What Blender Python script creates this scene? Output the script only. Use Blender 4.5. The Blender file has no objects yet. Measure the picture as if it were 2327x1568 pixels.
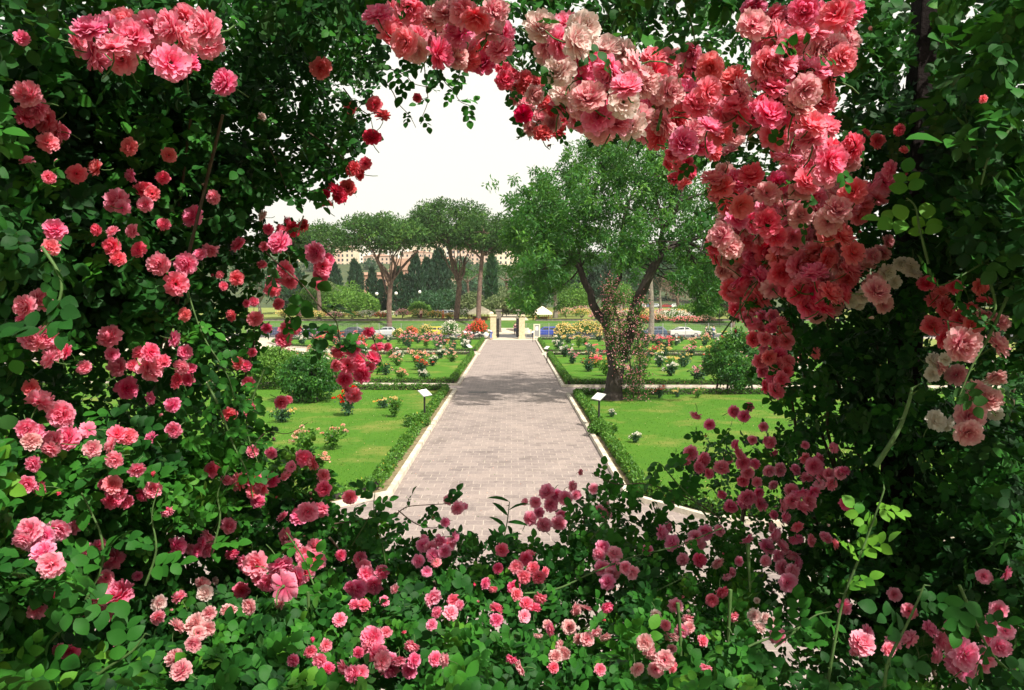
import bpy, math, random
import numpy as np
from mathutils import Vector, Matrix

# ------------------------------------------------------------------ camera, sky, sun, exposure
SC = bpy.context.scene
COL = SC.collection
W0, H0, FPX = 2327.0, 1568.0, 1750.0          # photo measured on a 2327 x 1568 grid, focal length in those pixels
EYE, HORIZON, VPX = 5.0, 681.0, 1159.0
PITCH = math.atan((H0/2-HORIZON)/FPX)
cam_d = bpy.data.cameras.new('camera'); cam = bpy.data.objects.new('camera', cam_d); COL.objects.link(cam)
cam_d.sensor_width = 36; cam_d.lens = FPX/W0*36; cam_d.clip_start = .05; cam_d.clip_end = 6000
cam.location = (0, 0, EYE); cam.rotation_euler = (math.pi/2-PITCH, 0, 0)
SC.camera = cam
SUN_EL, SUN_AZ = math.radians(51), math.radians(-52)     # azimuth from +X, negative = a little behind the camera
SD = Vector((math.cos(SUN_EL)*math.cos(SUN_AZ), math.cos(SUN_EL)*math.sin(SUN_AZ), math.sin(SUN_EL)))
wld = bpy.data.worlds.new('World'); SC.world = wld; wld.use_nodes = True
nt = wld.node_tree; bg = nt.nodes['Background']
sky = nt.nodes.new('ShaderNodeTexSky'); sky.sky_type = 'NISHITA'; sky.sun_disc = False
sky.sun_elevation = SUN_EL; sky.sun_rotation = math.atan2(SD.x, SD.y); sky.air_density = 1.0; sky.dust_density = 6.0; sky.ozone_density = .6
mixn = nt.nodes.new('ShaderNodeMix'); mixn.data_type = 'RGBA'
tcw = nt.nodes.new('ShaderNodeTexCoord'); sepw = nt.nodes.new('ShaderNodeSeparateXYZ'); rmw = nt.nodes.new('ShaderNodeMapRange')   # white summer haze low in the sky, blue above it
nt.links.new(tcw.outputs['Generated'], sepw.inputs[0]); nt.links.new(sepw.outputs['Z'], rmw.inputs[0]); rmw.interpolation_type = 'SMOOTHSTEP'
rmw.inputs[1].default_value = .32; rmw.inputs[2].default_value = .72; rmw.inputs[3].default_value = .85; rmw.inputs[4].default_value = .36
nt.links.new(rmw.outputs[0], mixn.inputs[0])
mixn.inputs[7].default_value = (9.7, 9.45, 8.3, 1)
nt.links.new(sky.outputs[0], mixn.inputs[6]); nt.links.new(mixn.outputs[2], bg.inputs[0])
bg.inputs[1].default_value = .085
sl = bpy.data.lights.new('sun', 'SUN'); sl.energy = 4.8; sl.angle = math.radians(.6); sl.color = (1, .94, .83)
so = bpy.data.objects.new('sun', sl); COL.objects.link(so); so.rotation_euler = SD.to_track_quat('Z', 'Y').to_euler(); so.location = (30, -10, 60)
vs = SC.view_settings; vs.view_transform = 'Standard'; vs.look = 'None'; vs.exposure = .66; vs.gamma = 1; vs.use_curve_mapping = False
SC.cycles.max_bounces = 7; SC.cycles.transparent_max_bounces = 8; SC.cycles.diffuse_bounces = 4
SC.cycles.use_denoising = True

# ------------------------------------------------------------------ helpers
rng = np.random.default_rng(7); random.seed(7)
CP, SP = math.cos(PITCH), math.sin(PITCH)
def P(px, py, Y):
    u, v = (px-W0/2)/FPX, (H0/2-py)/FPX
    d = Vector((u, CP+v*SP, v*CP-SP)); t = Y/d.y
    return Vector((d.x*t, Y, EYE+d.z*t))
def G(px, py, z=0.0):
    u, v = (px-W0/2)/FPX, (H0/2-py)/FPX
    d = Vector((u, CP+v*SP, v*CP-SP)); t = (z-EYE)/d.z
    return Vector((d.x*t, d.y*t, z))
def proj(X):                                    # (N,3) world -> photo grid
    X = np.asarray(X, float); y, z = X[:, 1], X[:, 2]-EYE
    f = y*CP-z*SP; up = y*SP+z*CP
    return W0/2+X[:, 0]/f*FPX, H0/2-up/f*FPX
def tag(o, label=None, cat=None, group=None, kind=None):
    if label: o['label'] = label
    if cat: o['category'] = cat
    if group: o['group'] = group
    if kind: o['kind'] = kind
    return o
def empty(name, loc, label, cat, group=None, rz=0):
    o = bpy.data.objects.new(name, None); COL.objects.link(o); o.location = loc; o.rotation_euler[2] = rz
    o.empty_display_size = .3
    return tag(o, label, cat, group)
class MB:
    "collects geometry for ONE mesh object"
    def __init__(s): s.V = []; s.F = []; s.n = 0; s.T = []; s.M = []
    def add(s, V, F, tint=None, mat=0):
        V = np.asarray(V, float).reshape(-1, 3)
        for f in (F if isinstance(F, (list, tuple)) and len(F) and isinstance(F[0], np.ndarray) and F[0].ndim == 2 else [np.asarray(F)] if isinstance(F, np.ndarray) else [F]):
            if isinstance(f, np.ndarray): s.F.append((f+s.n, mat))
            else:
                by = {}
                for q in f: by.setdefault(len(q), []).append(q)
                for q in by.values(): s.F.append((np.array(q)+s.n, mat))
        s.V.append(V); s.T.append(np.full(len(V), .5) if tint is None else np.broadcast_to(np.asarray(tint, float), (len(V),)))
        s.n += len(V)
    def box(s, c, d, rz=0, tint=None, mat=0, top=1.0):
        x, y, z = d[0]/2, d[1]/2, d[2]/2
        v = np.array([(-x,-y,-z),(x,-y,-z),(x,y,-z),(-x,y,-z),(-x*top,-y*top,z),(x*top,-y*top,z),(x*top,y*top,z),(-x*top,y*top,z)])
        cs, sn = math.cos(rz), math.sin(rz)
        v = v @ np.array([[cs, sn, 0],[-sn, cs, 0],[0, 0, 1]])+np.array(c)
        s.add(v, [(0,3,2,1),(4,5,6,7),(0,1,5,4),(1,2,6,5),(2,3,7,6),(3,0,4,7)], tint, mat)
    def tube(s, pts, rad, n=6, tint=None, mat=0, cap=True):
        pts = [np.array(p, float) for p in pts]; k = len(pts)
        rad = [rad]*k if np.isscalar(rad) else list(rad)
        V = []; up = np.array([.31, .17, .93])
        for i, p in enumerate(pts):
            t = pts[min(i+1, k-1)]-pts[max(i-1, 0)]; t = t/(np.linalg.norm(t)+1e-9)
            a = np.cross(t, up)
            if np.linalg.norm(a) < .1: a = np.cross(t, [1, 0, 0])
            a /= np.linalg.norm(a); b = np.cross(t, a)
            for j in range(n):
                q = 2*math.pi*j/n; V.append(p+rad[i]*(a*math.cos(q)+b*math.sin(q)))
        F = [(i*n+j, i*n+(j+1) % n, (i+1)*n+(j+1) % n, (i+1)*n+j) for i in range(k-1) for j in range(n)]
        s.add(V, F, tint, mat)
        if cap: s.add(V[-n:], [tuple(range(n))], tint, mat); s.add(V[:n], [tuple(range(n))[::-1]], tint, mat)
    def lathe(s, prof, c, n=12, tint=None, mat=0):
        V = [(c[0]+r*math.cos(2*math.pi*j/n), c[1]+r*math.sin(2*math.pi*j/n), c[2]+z) for r, z in prof for j in range(n)]
        F = [(i*n+j, i*n+(j+1) % n, (i+1)*n+(j+1) % n, (i+1)*n+j) for i in range(len(prof)-1) for j in range(n)]
        s.add(V, F, tint, mat)
    def mesh(s, name, mats, smooth=False):
        V = np.concatenate(s.V); me = bpy.data.meshes.new(name)
        tot = sum(f.shape[0] for f, _ in s.F); loops = np.concatenate([f.ravel() for f, _ in s.F])
        lt = np.concatenate([np.full(f.shape[0], f.shape[1]) for f, _ in s.F]); ls = np.concatenate([[0], np.cumsum(lt)[:-1]])
        me.vertices.add(len(V)); me.vertices.foreach_set('co', V.astype(np.float32).ravel())
        me.loops.add(len(loops)); me.loops.foreach_set('vertex_index', loops.astype(np.int32))
        me.polygons.add(tot); me.polygons.foreach_set('loop_start', ls.astype(np.int32))
        me.polygons.foreach_set('material_index', np.concatenate([np.full(f.shape[0], m) for f, m in s.F]).astype(np.int32))
        me.polygons.foreach_set('use_smooth', np.full(tot, smooth))
        a = me.attributes.new('tint', 'FLOAT', 'POINT'); a.data.foreach_set('value', np.concatenate(s.T).astype(np.float32))
        me.update(calc_edges=True)
        for m in (mats if isinstance(mats, (list, tuple)) else [mats]): me.materials.append(m)
        return me
    def obj(s, name, mats, parent=None, smooth=False, local=True):
        if not s.F: return None
        o = bpy.data.objects.new(name, s.mesh(name, mats, smooth)); COL.objects.link(o)
        if parent is not None:
            o.parent = parent
            if not local: o.matrix_parent_inverse = (Matrix.Translation(parent.location) @ Matrix.Rotation(parent.rotation_euler[2], 4, 'Z')).inverted()
        return o
def child(name, me, parent):
    o = bpy.data.objects.new(name, me); COL.objects.link(o); o.parent = parent; return o
def copy_tree(o, parent=None):
    c = o.copy(); COL.objects.link(c)
    if parent is not None: c.parent = parent
    for ch in list(o.children): copy_tree(ch, c)
    return c
def unit(a): return a/(np.linalg.norm(a, axis=-1, keepdims=True)+1e-9)
def inside(poly, x, y):
    x, y = np.asarray(x, float), np.asarray(y, float); r = np.zeros(x.shape, bool); n = len(poly); j = n-1
    for i in range(n):
        (xi, yi), (xj, yj) = poly[i], poly[j]
        c = ((yi > y) != (yj > y)) & (x < (xj-xi)*(y-yi)/((yj-yi) or 1e-9)+xi); r ^= c; j = i
    return r
def pdist(poly, x, y):                          # distance to the outline
    d = np.full(np.shape(x), 1e9)
    for (ax, ay), (bx, by) in zip(poly, poly[1:]+poly[:1]):
        t = np.clip(((x-ax)*(bx-ax)+(y-ay)*(by-ay))/((bx-ax)**2+(by-ay)**2+1e-9), 0, 1)
        d = np.minimum(d, np.hypot(x-ax-t*(bx-ax), y-ay-t*(by-ay)))
    return d

# ------------------------------------------------------------------ materials
def mat(name):
    m = bpy.data.materials.new(name); m.use_nodes = True; n = m.node_tree
    return m, n, n.nodes['Principled BSDF'], n.nodes['Material Output']
def N(n, t, **k):
    o = n.nodes.new('ShaderNode'+t)
    for a, v in k.items(): setattr(o, a, v)
    return o
def ramp(n, src, stops):
    r = N(n, 'ValToRGB'); e = r.color_ramp.elements
    while len(e) < len(stops): e.new(.5)
    for q, (p, c) in zip(e, stops): q.position = p; q.color = (*c, 1)
    n.links.new(src, r.inputs[0]); return r.outputs[0]
def mixc(n, f, a, b, mode='MIX'):
    x = N(n, 'Mix', data_type='RGBA', blend_type=mode)
    for i, v in ((0, f), (6, a), (7, b)):
        if hasattr(v, 'is_linked'): n.links.new(v, x.inputs[i])
        elif i == 0: x.inputs[0].default_value = v
        else: x.inputs[i].default_value = (*v, 1)
    return x.outputs[2]
def noise(n, scale, detail=4, rough=.55, coord='Object', vec=None):
    x = N(n, 'TexNoise'); x.inputs['Scale'].default_value = scale; x.inputs['Detail'].default_value = detail; x.inputs['Roughness'].default_value = rough
    if vec is None:
        t = N(n, 'TexCoord'); vec = t.outputs[coord]
    n.links.new(vec, x.inputs['Vector']); return x.outputs['Fac']
def bump(n, b, src, s, d=.02):
    x = N(n, 'Bump'); x.inputs['Strength'].default_value = s; x.inputs['Distance'].default_value = d
    n.links.new(src, x.inputs['Height']); n.links.new(x.outputs[0], b.inputs['Normal'])
def flat(name, c, rough=.7, metal=0, nz=None, var=.25, bmp=0):
    m, n, b, _ = mat(name); b.inputs['Roughness'].default_value = rough; b.inputs['Metallic'].default_value = metal
    if nz:
        f = noise(n, nz); lo = tuple(v*(1-var) for v in c); hi = tuple(min(1, v*(1+var)) for v in c)
        n.links.new(ramp(n, f, [(.3, lo), (.7, hi)]), b.inputs['Base Color'])
        if bmp: bump(n, b, noise(n, nz*4), bmp)
    else: b.inputs['Base Color'].default_value = (*c, 1)
    return m
def leafmat(name, stops, trans=.35, rough=.45, spec=.35, back=None, tcol=None):
    m, n, b, out = mat(name)
    at = N(n, 'Attribute', attribute_name='tint'); c = ramp(n, at.outputs['Fac'], stops)
    if back:
        g = N(n, 'NewGeometry'); c = mixc(n, g.outputs['Backfacing'], c, mixc(n, .6, c, back))
    n.links.new(c, b.inputs['Base Color']); b.inputs['Roughness'].default_value = rough; b.inputs['Specular IOR Level'].default_value = spec
    t = N(n, 'BsdfTranslucent'); n.links.new(mixc(n, .6, c, tcol or (.16, .36, .03)), t.inputs['Color'])
    x = N(n, 'MixShader'); x.inputs[0].default_value = trans
    n.links.new(b.outputs[0], x.inputs[1]); n.links.new(t.outputs[0], x.inputs[2]); n.links.new(x.outputs[0], out.inputs['Surface'])
    return m
M = {}
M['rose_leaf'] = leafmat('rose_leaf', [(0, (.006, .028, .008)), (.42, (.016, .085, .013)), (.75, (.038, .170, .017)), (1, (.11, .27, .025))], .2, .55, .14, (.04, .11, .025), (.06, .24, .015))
M['young_leaf'] = leafmat('young_leaf', [(0, (.04, .14, .02)), (1, (.13, .30, .04))], .35, .4, .4, (.12, .2, .08))
M['box_leaf'] = leafmat('box_leaf', [(0, (.028, .09, .012)), (.6, (.068, .19, .018)), (.93, (.11, .24, .025)), (1, (.35, .33, .05))], .25, .5, .3)
M['pine_needle'] = leafmat('pine_needle', [(0, (.014, .05, .011)), (.55, (.040, .112, .018)), (1, (.105, .20, .032))], .15, .6, .2)
M['cypress_leaf'] = leafmat('cypress_leaf', [(0, (.012, .035, .022)), (1, (.03, .075, .035))], .1, .6, .2)
M['ash_leaf'] = leafmat('ash_leaf', [(0, (.012, .065, .014)), (.55, (.034, .142, .020)), (1, (.115, .28, .033))], .35, .45, .35)
M['light_leaf'] = leafmat('light_leaf', [(0, (.05, .14, .02)), (.6, (.11, .25, .03)), (1, (.20, .34, .05))], .3, .5, .3)
M['olive_leaf'] = leafmat('olive_leaf', [(0, (.06, .10, .035)), (.6, (.13, .18, .07)), (1, (.24, .27, .12))], .2, .5, .3)
M['dark_leaf'] = leafmat('dark_leaf', [(0, (.014, .05, .025)), (.6, (.028, .085, .035)), (1, (.05, .13, .05))], .2, .5, .3)
M['grass_blade'] = leafmat('grass_blade', [(0, (.045, .13, .015)), (.7, (.09, .22, .02)), (1, (.2, .28, .05))], .3, .6, .2)
M['cane'] = flat('cane', (.06, .125, .028), .7, 0, 30, .35)
M['twig'] = flat('twig', (.07, .05, .03), .8, 0, 30, .35)
M['bark_dark'] = flat('bark_dark', (.032, .023, .019), .9, 0, 6, .5, .6)
M['bark_pine'] = flat('bark_pine', (.125, .08, .06), .9, 0, 2.5, .5, .5)
M['bark_grey'] = flat('bark_grey', (.16, .14, .11), .9, 0, 3, .4, .5)
M['stone'] = flat('stone', (.50, .42, .27), .85, 0, 3, .18, .3)
M['kerb'] = flat('kerb', (.50, .45, .36), .9, 0, 2.6, .42, .5)
M['soil'] = flat('soil', (.19, .15, .075), .95, 0, 4, .4, .6)
M['metal_dark'] = flat('metal_dark', (.03, .03, .03), .5, .6)
M['metal_grey'] = flat('metal_grey', (.35, .36, .36), .5, .6)
M['white_paint'] = flat('white_paint', (.75, .74, .70), .5, 0, 8, .06)
M['canvas'] = flat('canvas', (.88, .78, .57), .8, 0, 4, .06)
M['wood'] = flat('wood', (.24, .115, .04), .7, 0, 8, .3)
M['old_wood'] = flat('old_wood', (.012, .009, .009), .85, 0, 12, .4, .4)
M['glass'] = flat('glass', (.02, .03, .035), .08)
M['rubber'] = flat('rubber', (.02, .02, .02), .8)
M['alloy'] = flat('alloy', (.5, .5, .5), .35, .8)
M['red_lens'] = flat('red_lens', (.5, .02, .02), .2)
M['clear_lens'] = flat('clear_lens', (.75, .75, .72), .15)
M['skin'] = flat('skin', (.55, .32, .22), .55)
M['hair'] = flat('hair', (.03, .02, .015), .6)
M['brick_wall'] = flat('brick_wall', (.36, .20, .14), .9, 0, .8, .15)
M['plaster_cream'] = flat('plaster_cream', (.62, .52, .38), .9, 0, .4, .1)
M['plaster_pink'] = flat('plaster_pink', (.56, .40, .31), .9, 0, .4, .1)
M['plaster_white'] = flat('plaster_white', (.70, .66, .58), .9, 0, .4, .08)
M['roof_tile'] = flat('roof_tile', (.32, .19, .13), .9, 0, 1.2, .2)
M['asphalt'] = flat('asphalt', (.055, .055, .06), .9, 0, 3, .2)
M['pavement'] = flat('pavement', (.42, .38, .31), .9, 0, 2, .15)

M['old_wood'].node_tree.nodes['Principled BSDF'].inputs['Specular IOR Level'].default_value = .05
def lawn_mat(name, a, b, c, dry):
    m, n, bs, _ = mat(name)
    f1 = noise(n, .55, 5, .6); f2 = noise(n, 9, 5, .7); f3 = noise(n, .33, 5, .68)
    col = mixc(n, f2, ramp(n, f1, [(.3, a), (.7, b)]), c)
    x = N(n, 'MapRange'); x.inputs[1].default_value = .50; x.inputs[2].default_value = .66; n.links.new(f3, x.inputs[0])
    mm = N(n, 'Math', operation='MULTIPLY'); mm.inputs[1].default_value = dry; n.links.new(x.outputs[0], mm.inputs[0])
    n.links.new(mixc(n, mm.outputs[0], col, (.24, .23, .06)), bs.inputs['Base Color']); bs.inputs['Roughness'].default_value = .95
    bs.inputs['Specular IOR Level'].default_value = .1; bump(n, bs, noise(n, 40, 4, .8), .9, .03); return m
M['lawn'] = lawn_mat('lawn', (.030, .120, .011), (.052, .160, .012), (.09, .20, .02), .6)
M['meadow'] = lawn_mat('meadow', (.09, .17, .03), (.17, .23, .05), (.26, .27, .09), .7)
M['hill_scrub'] = lawn_mat('hill_scrub', (.022, .05, .022), (.045, .075, .032), (.07, .09, .045), .35)
M['bank_grass'] = lawn_mat('bank_grass', (.03, .10, .018), (.055, .14, .022), (.09, .17, .035), .3)

def paving_mat():
    m, n, b, _ = mat('paving')
    tc = N(n, 'TexCoord'); br = N(n, 'TexBrick')
    mp = N(n, 'Mapping'); n.links.new(tc.outputs['Object'], mp.inputs[0])
    wob = N(n, 'TexNoise'); wob.inputs['Scale'].default_value = 1.3; n.links.new(tc.outputs['Object'], wob.inputs['Vector'])
    wm = N(n, 'Mix', data_type='RGBA'); wm.inputs[0].default_value = .035; n.links.new(mp.outputs[0], wm.inputs[6]); n.links.new(wob.outputs['Color'], wm.inputs[7])
    n.links.new(wm.outputs[2], br.inputs['Vector'])
    br.inputs['Scale'].default_value = 1; br.inputs['Brick Width'].default_value = .40; br.inputs['Row Height'].default_value = .37
    br.inputs['Mortar Size'].default_value = .013; br.inputs['Mortar Smooth'].default_value = .4; br.inputs['Bias'].default_value = -.1
    br.inputs['Color1'].default_value = (.0, .0, .0, 1); br.inputs['Color2'].default_value = (1, 1, 1, 1); br.inputs['Mortar'].default_value = (.5, .5, .5, 1)
    slab = ramp(n, br.outputs['Color'], [(0, (.18, .137, .128)), (.35, (.265, .207, .19)), (.7, (.315, .25, .225)), (1, (.40, .32, .275))])
    big = noise(n, .35, 5, .6); spk = noise(n, 14, 5, .75)
    slab = mixc(n, .45, slab, ramp(n, big, [(.3, (.17, .135, .13)), (.75, (.36, .295, .26))]))
    slab = mixc(n, .42, slab, ramp(n, spk, [(.3, (.10, .082, .085)), (.7, (.35, .30, .27))]))
    slab = mixc(n, 1.0, slab, ramp(n, noise(n, .9, 7, .72), [(.40, (1.06, 1.05, 1.03)), (.52, (1, 1, 1)), (.66, (.68, .67, .66))]), 'MULTIPLY')
    slab = mixc(n, 1.0, slab, ramp(n, noise(n, 2.7, 3, .5), [(.62, (1, 1, 1)), (.72, (.74, .72, .72))]), 'MULTIPLY')
    wear = N(n, 'Math', operation='MULTIPLY'); wear.use_clamp = True; n.links.new(br.outputs['Fac'], wear.inputs[0]); n.links.new(ramp(n, noise(n, 1.6, 4, .6), [(.35, (.15,)*3), (.6, (1,)*3)]), wear.inputs[1])
    n.links.new(mixc(n, wear.outputs[0], slab, (.40, .34, .29)), b.inputs['Base Color']); b.inputs['Roughness'].default_value = .9
    bump(n, b, mixc(n, .5, spk, br.outputs['Fac']), .35, .01); return m
M['paving'] = paving_mat()
M['sand_path'] = flat('sand_path', (.50, .43, .33), .95, 0, 2, .18, .3)

PETAL = {   # deep centre, middle, tip
 'pink':  ((.80, .050, .13), (.93, .165, .295), (.96, .41, .52)),
 'rose':  ((.80, .035, .09), (.93, .115, .205), (.95, .31, .40)),
 'coral': ((.80, .022, .045), (.93, .090, .125), (.95, .29, .31)),
 'red':   ((.62, .010, .022), (.78, .028, .05), (.84, .09, .11)),
 'pale':  ((.80, .28, .30), (.84, .55, .52), (.88, .78, .72)),
 'light': ((.70, .09, .14), (.85, .30, .34), (.90, .60, .58)),
 'mauve': ((.82, .08, .20), (.94, .24, .39), (.97, .52, .63)),
 'white': ((.80, .62, .45), (.85, .80, .68), (.86, .84, .78)),
 'yellow': ((.75, .42, .06), (.80, .58, .12), (.82, .70, .32)),
 'orange': ((.65, .05, .015), (.75, .12, .03), (.80, .22, .07)),
 'peach': ((.78, .25, .10), (.84, .42, .26), (.86, .62, .48)),
}
def petalmat(k):
    d, mi, t = PETAL[k]; m, n, b, out = mat('petal_'+k)
    at = N(n, 'Attribute', attribute_name='tint'); oi = N(n, 'ObjectInfo')
    c = ramp(n, at.outputs['Fac'], [(0, d), (.5, mi), (1, t)])
    hs = N(n, 'HueSaturation'); n.links.new(c, hs.inputs['Color'])
    mr = N(n, 'MapRange'); mr.inputs[3].default_value = .478; mr.inputs[4].default_value = .503; n.links.new(oi.outputs['Random'], mr.inputs[0]); n.links.new(mr.outputs[0], hs.inputs['Hue'])
    mr2 = N(n, 'MapRange'); mr2.inputs[3].default_value = 1.08; mr2.inputs[4].default_value = .86; n.links.new(oi.outputs['Random'], mr2.inputs[0]); n.links.new(mr2.outputs[0], hs.inputs['Saturation'])
    n.links.new(hs.outputs[0], b.inputs['Base Color']); b.inputs['Roughness'].default_value = .6; b.inputs['Specular IOR Level'].default_value = .2
    tr = N(n, 'BsdfTranslucent'); n.links.new(hs.outputs[0], tr.inputs[0]); x = N(n, 'MixShader'); x.inputs[0].default_value = .48
    n.links.new(b.outputs[0], x.inputs[1]); n.links.new(tr.outputs[0], x.inputs[2]); n.links.new(x.outputs[0], out.inputs[0]); return m
for k in PETAL: M['p_'+k] = petalmat(k)

# ------------------------------------------------------------------ leaves
_u = (.14, .38, .63, .86); _w = (.20, .335, .31, .17); _z = (.00, .02, .0, -.06)
LT = np.array([(0, 0, 0), (1, 0, -.13)]+[(u, s*w, z+.17*w*abs(s)) for u, w, z in zip(_u, _w, _z) for s in (-1, 0, 1)])
LF3 = np.array([(0, 2, 3), (0, 3, 4), (11, 1, 12), (12, 1, 13)]); LF4 = np.array([(2+3*i+j, 5+3*i+j, 6+3*i+j, 3+3*i+j) for i in range(3) for j in (0, 1)])
def leaves(mb, pos, d, nr, L, Wd, tint, m=0):
    pos, d, nr = map(np.asarray, (pos, d, nr)); n = len(pos)
    if n == 0: return
    d = unit(d); s = unit(np.cross(nr, d)); nn = np.cross(d, s)
    L = np.broadcast_to(L, (n,)); Wd = np.broadcast_to(Wd, (n,))
    V = pos[:, None]+d[:, None]*(LT[None, :, 0:1]*L[:, None, None])+s[:, None]*(LT[None, :, 1:2]*Wd[:, None, None])+nn[:, None]*(LT[None, :, 2:3]*L[:, None, None])
    o = (np.arange(n)*14)[:, None, None]
    mb.add(V.reshape(-1, 3), [(LF3[None]+o).reshape(-1, 3), (LF4[None]+o).reshape(-1, 4)], np.repeat(np.broadcast_to(tint, (n,)), 14), m)
def quads(mb, pos, d, nr, L, Wd, tint, m=0, bend=.15):
    "small two-triangle leaf blades (rhombs) for foliage seen far off"
    n = len(pos); d = unit(d); s = unit(np.cross(nr, d)); L = np.broadcast_to(L, (n,))[:, None]; Wd = np.broadcast_to(Wd, (n,))[:, None]
    V = np.stack([pos, pos+d*L*.5+s*Wd*.5+nr*L*bend, pos+d*L, pos+d*L*.5-s*Wd*.5], 1)
    mb.add(V.reshape(-1, 3), [(np.arange(4)[None]+(np.arange(n)*4)[:, None])], np.repeat(np.broadcast_to(tint, (n,)), 4), m)
def rdir(n): return unit(rng.normal(size=(n, 3)))
SPR = [(1.0, 0, 0), (.72, 1, 1.0), (.72, -1, 1.0), (.40, 1, 1.15), (.40, -1, 1.15), (.12, 1, 1.25), (.12, -1, 1.25)]
def sprays(mb, pos, d, nr, size, tint, nl=7, fat=1.0, m=0):
    "pinnate rose leaves: a terminal leaflet and opposite pairs"
    n = len(pos); d = unit(d); s = unit(np.cross(nr, d)); nr = unit(np.cross(d, s)); size = np.broadcast_to(size, (n,))
    for t, sd, a in SPR[:nl]:
        p = pos+d*(size*t*.62)[:, None]+nr*(-.10*size*t*t)[:, None]
        ld = d*math.cos(a if sd else 0)+s*(sd*math.sin(a if sd else 0))
        ld = unit(ld+rng.normal(size=(n, 3))*.16); nn = unit(nr+rng.normal(size=(n, 3))*.28)
        q = size*(.42 if sd == 0 else .36)*rng.uniform(.8, 1.1, n)
        leaves(mb, p, ld, nn, q, q*fat*rng.uniform(.95, 1.25, n), np.clip(tint+rng.normal(size=n)*.06, 0, 1), m)

# ------------------------------------------------------------------ blooms
def bloom_mesh(seed, colour, rings, stalk=True):
    r = np.random.default_rng(seed); mb = MB()
    for cnt, tilt, ln, wd, base in rings:
        off = r.uniform(0, 6.28)
        for k in range(cnt):
            az = off+2*math.pi*(k+r.uniform(-.25, .25))/cnt; ti = math.radians(tilt+r.uniform(-9, 9)); l = ln*r.uniform(.87, 1.08); w = wd*r.uniform(.8, 1.2)
            out = np.array([math.cos(az), math.sin(az), 0]); side = np.array([-math.sin(az), math.cos(az), 0]); up = np.array([0, 0, 1.])
            d = out*math.sin(ti)+up*math.cos(ti); nr = -out*math.cos(ti)+up*math.sin(ti)
            tw = r.uniform(-.35, .35); side = side*math.cos(tw)+nr*math.sin(tw)
            V = []; T = []
            curl = r.uniform(-.05, .22)
            for i, (v, ww) in enumerate(((0, .35), (.45, .9), (.80, 1.05), (1.0, .84))):
                for j, u in enumerate((-1, 0, 1)):
                    notch = r.uniform(-.09, .05)*(i >= 2)
                    V.append(out*base+d*l*(v+notch+(0 if j == 1 else -.05*v))+side*u*w*ww*.5+nr*(curl*l*v*v+.10*l*abs(u)*v+r.uniform(-.05, .05)*l*(i > 0)))
                    T.append(min(1, .16+.78*v*(.66+.34*math.sin(ti))+r.uniform(-.06, .20)*v))
            F = [(3*i+j, 3*i+j+1, 3*i+j+4, 3*i+j+3) for i in range(3) for j in range(2)]
            mb.add(V, F, T)
    if stalk:                                   # calyx, sepals and a bent green stalk behind the flower
        mb.lathe([(.05, .12), (.13, .02), (.12, -.10), (.05, -.18)], (0, 0, 0), 7, mat=1)
        for k in range(5):
            a = 2*math.pi*k/5; d = np.array([math.cos(a), math.sin(a), -.15]); leaves(mb, np.array([d*.1]), np.array([d]), np.array([[0, 0, 1.]]), .42, .2, .5, 1)
        a = r.uniform(0, 6.28); b = np.array([math.cos(a), math.sin(a), 0]); mb.tube([(0, 0, -.1), b*.12+np.array([0, 0, -.7]), b*.5+np.array([0, 0, -1.3]), b*1.0+np.array([0, 0, -1.7])], [.055, .05, .05, .045], 5, mat=1)
    return mb.mesh('bloom', [M['p_'+colour], M['cane']], True)
R_FULL = [(11, 112, .92, .46, .05), (12, 93, .98, .44, .07), (13, 75, 1.0, .42, .08), (12, 58, .97, .38, .09), (10, 42, .93, .34, .08), (8, 27, .88, .30, .05), (6, 11, .82, .26, .03)]
R_OPEN = [(12, 102, .98, .46, .05), (12, 85, .98, .44, .07), (12, 68, .90, .40, .08), (10, 52, .76, .32, .10), (7, 34, .60, .26, .06)]
R_HALF = [(11, 98, .95, .46, .06), (11, 78, .97, .44, .07), (11, 60, .95, .40, .07), (9, 42, .90, .36, .06), (6, 20, .84, .30, .03)]
BL = {}
def blooms_of(colour):
    if colour not in BL: BL[colour] = [bloom_mesh(i*13+len(colour)*101, colour, r) for i, r in enumerate((R_FULL, R_FULL, R_HALF, R_OPEN, R_FULL, R_FULL))]
    return BL[colour]
R_BUD = [(5, 20, 1.3, .8, .15), (5, 12, 1.4, .7, .1), (4, 6, 1.4, .5, .05)]
def bud_mesh(colour): return bloom_mesh(5, colour, R_BUD)
# ------------------------------------------------------------------ ground, paths, lawns
def sheet(name, poly, z, m, kind='structure'):
    mb = MB(); n = len(poly)
    mb.add([(x, y, z) for x, y in poly], [tuple(range(n))]); o = mb.obj(name, m); return tag(o, kind=kind)
def rect(x0, y0, x1, y1): return [(x0, y0), (x1, y0), (x1, y1), (x0, y1)]
sheet('ground', rect(-3000, -400, 3000, 5000), -.06, M['meadow'])
tz, te = 3.2, 3.4                                    # the terrace the photographer stands on, and its edge
mb = MB()
gx = np.linspace(-30, 30, 61); prof = [(-6, tz), (0, tz), (2.2, tz), (te, tz-.05), (4.2, 2.6), (5.2, 1.9), (6.4, .95), (7.6, .05), (8.2, -.05)]
V = [(x, y+.12*math.sin(x*1.7+i), z+.05*math.sin(x*2.3+i*1.9)*(0 < i < 8)) for i, (y, z) in enumerate(prof) for x in gx]
mb.add(V, [(i*61+j, i*61+j+1, (i+1)*61+j+1, (i+1)*61+j) for i in range(8) for j in range(60)])
tag(mb.obj('terrace_bank', M['soil'], smooth=True), kind='structure')
sheet('path', rect(-42, 7.4, 42, 99.2), 0, M['paving'])
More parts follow.
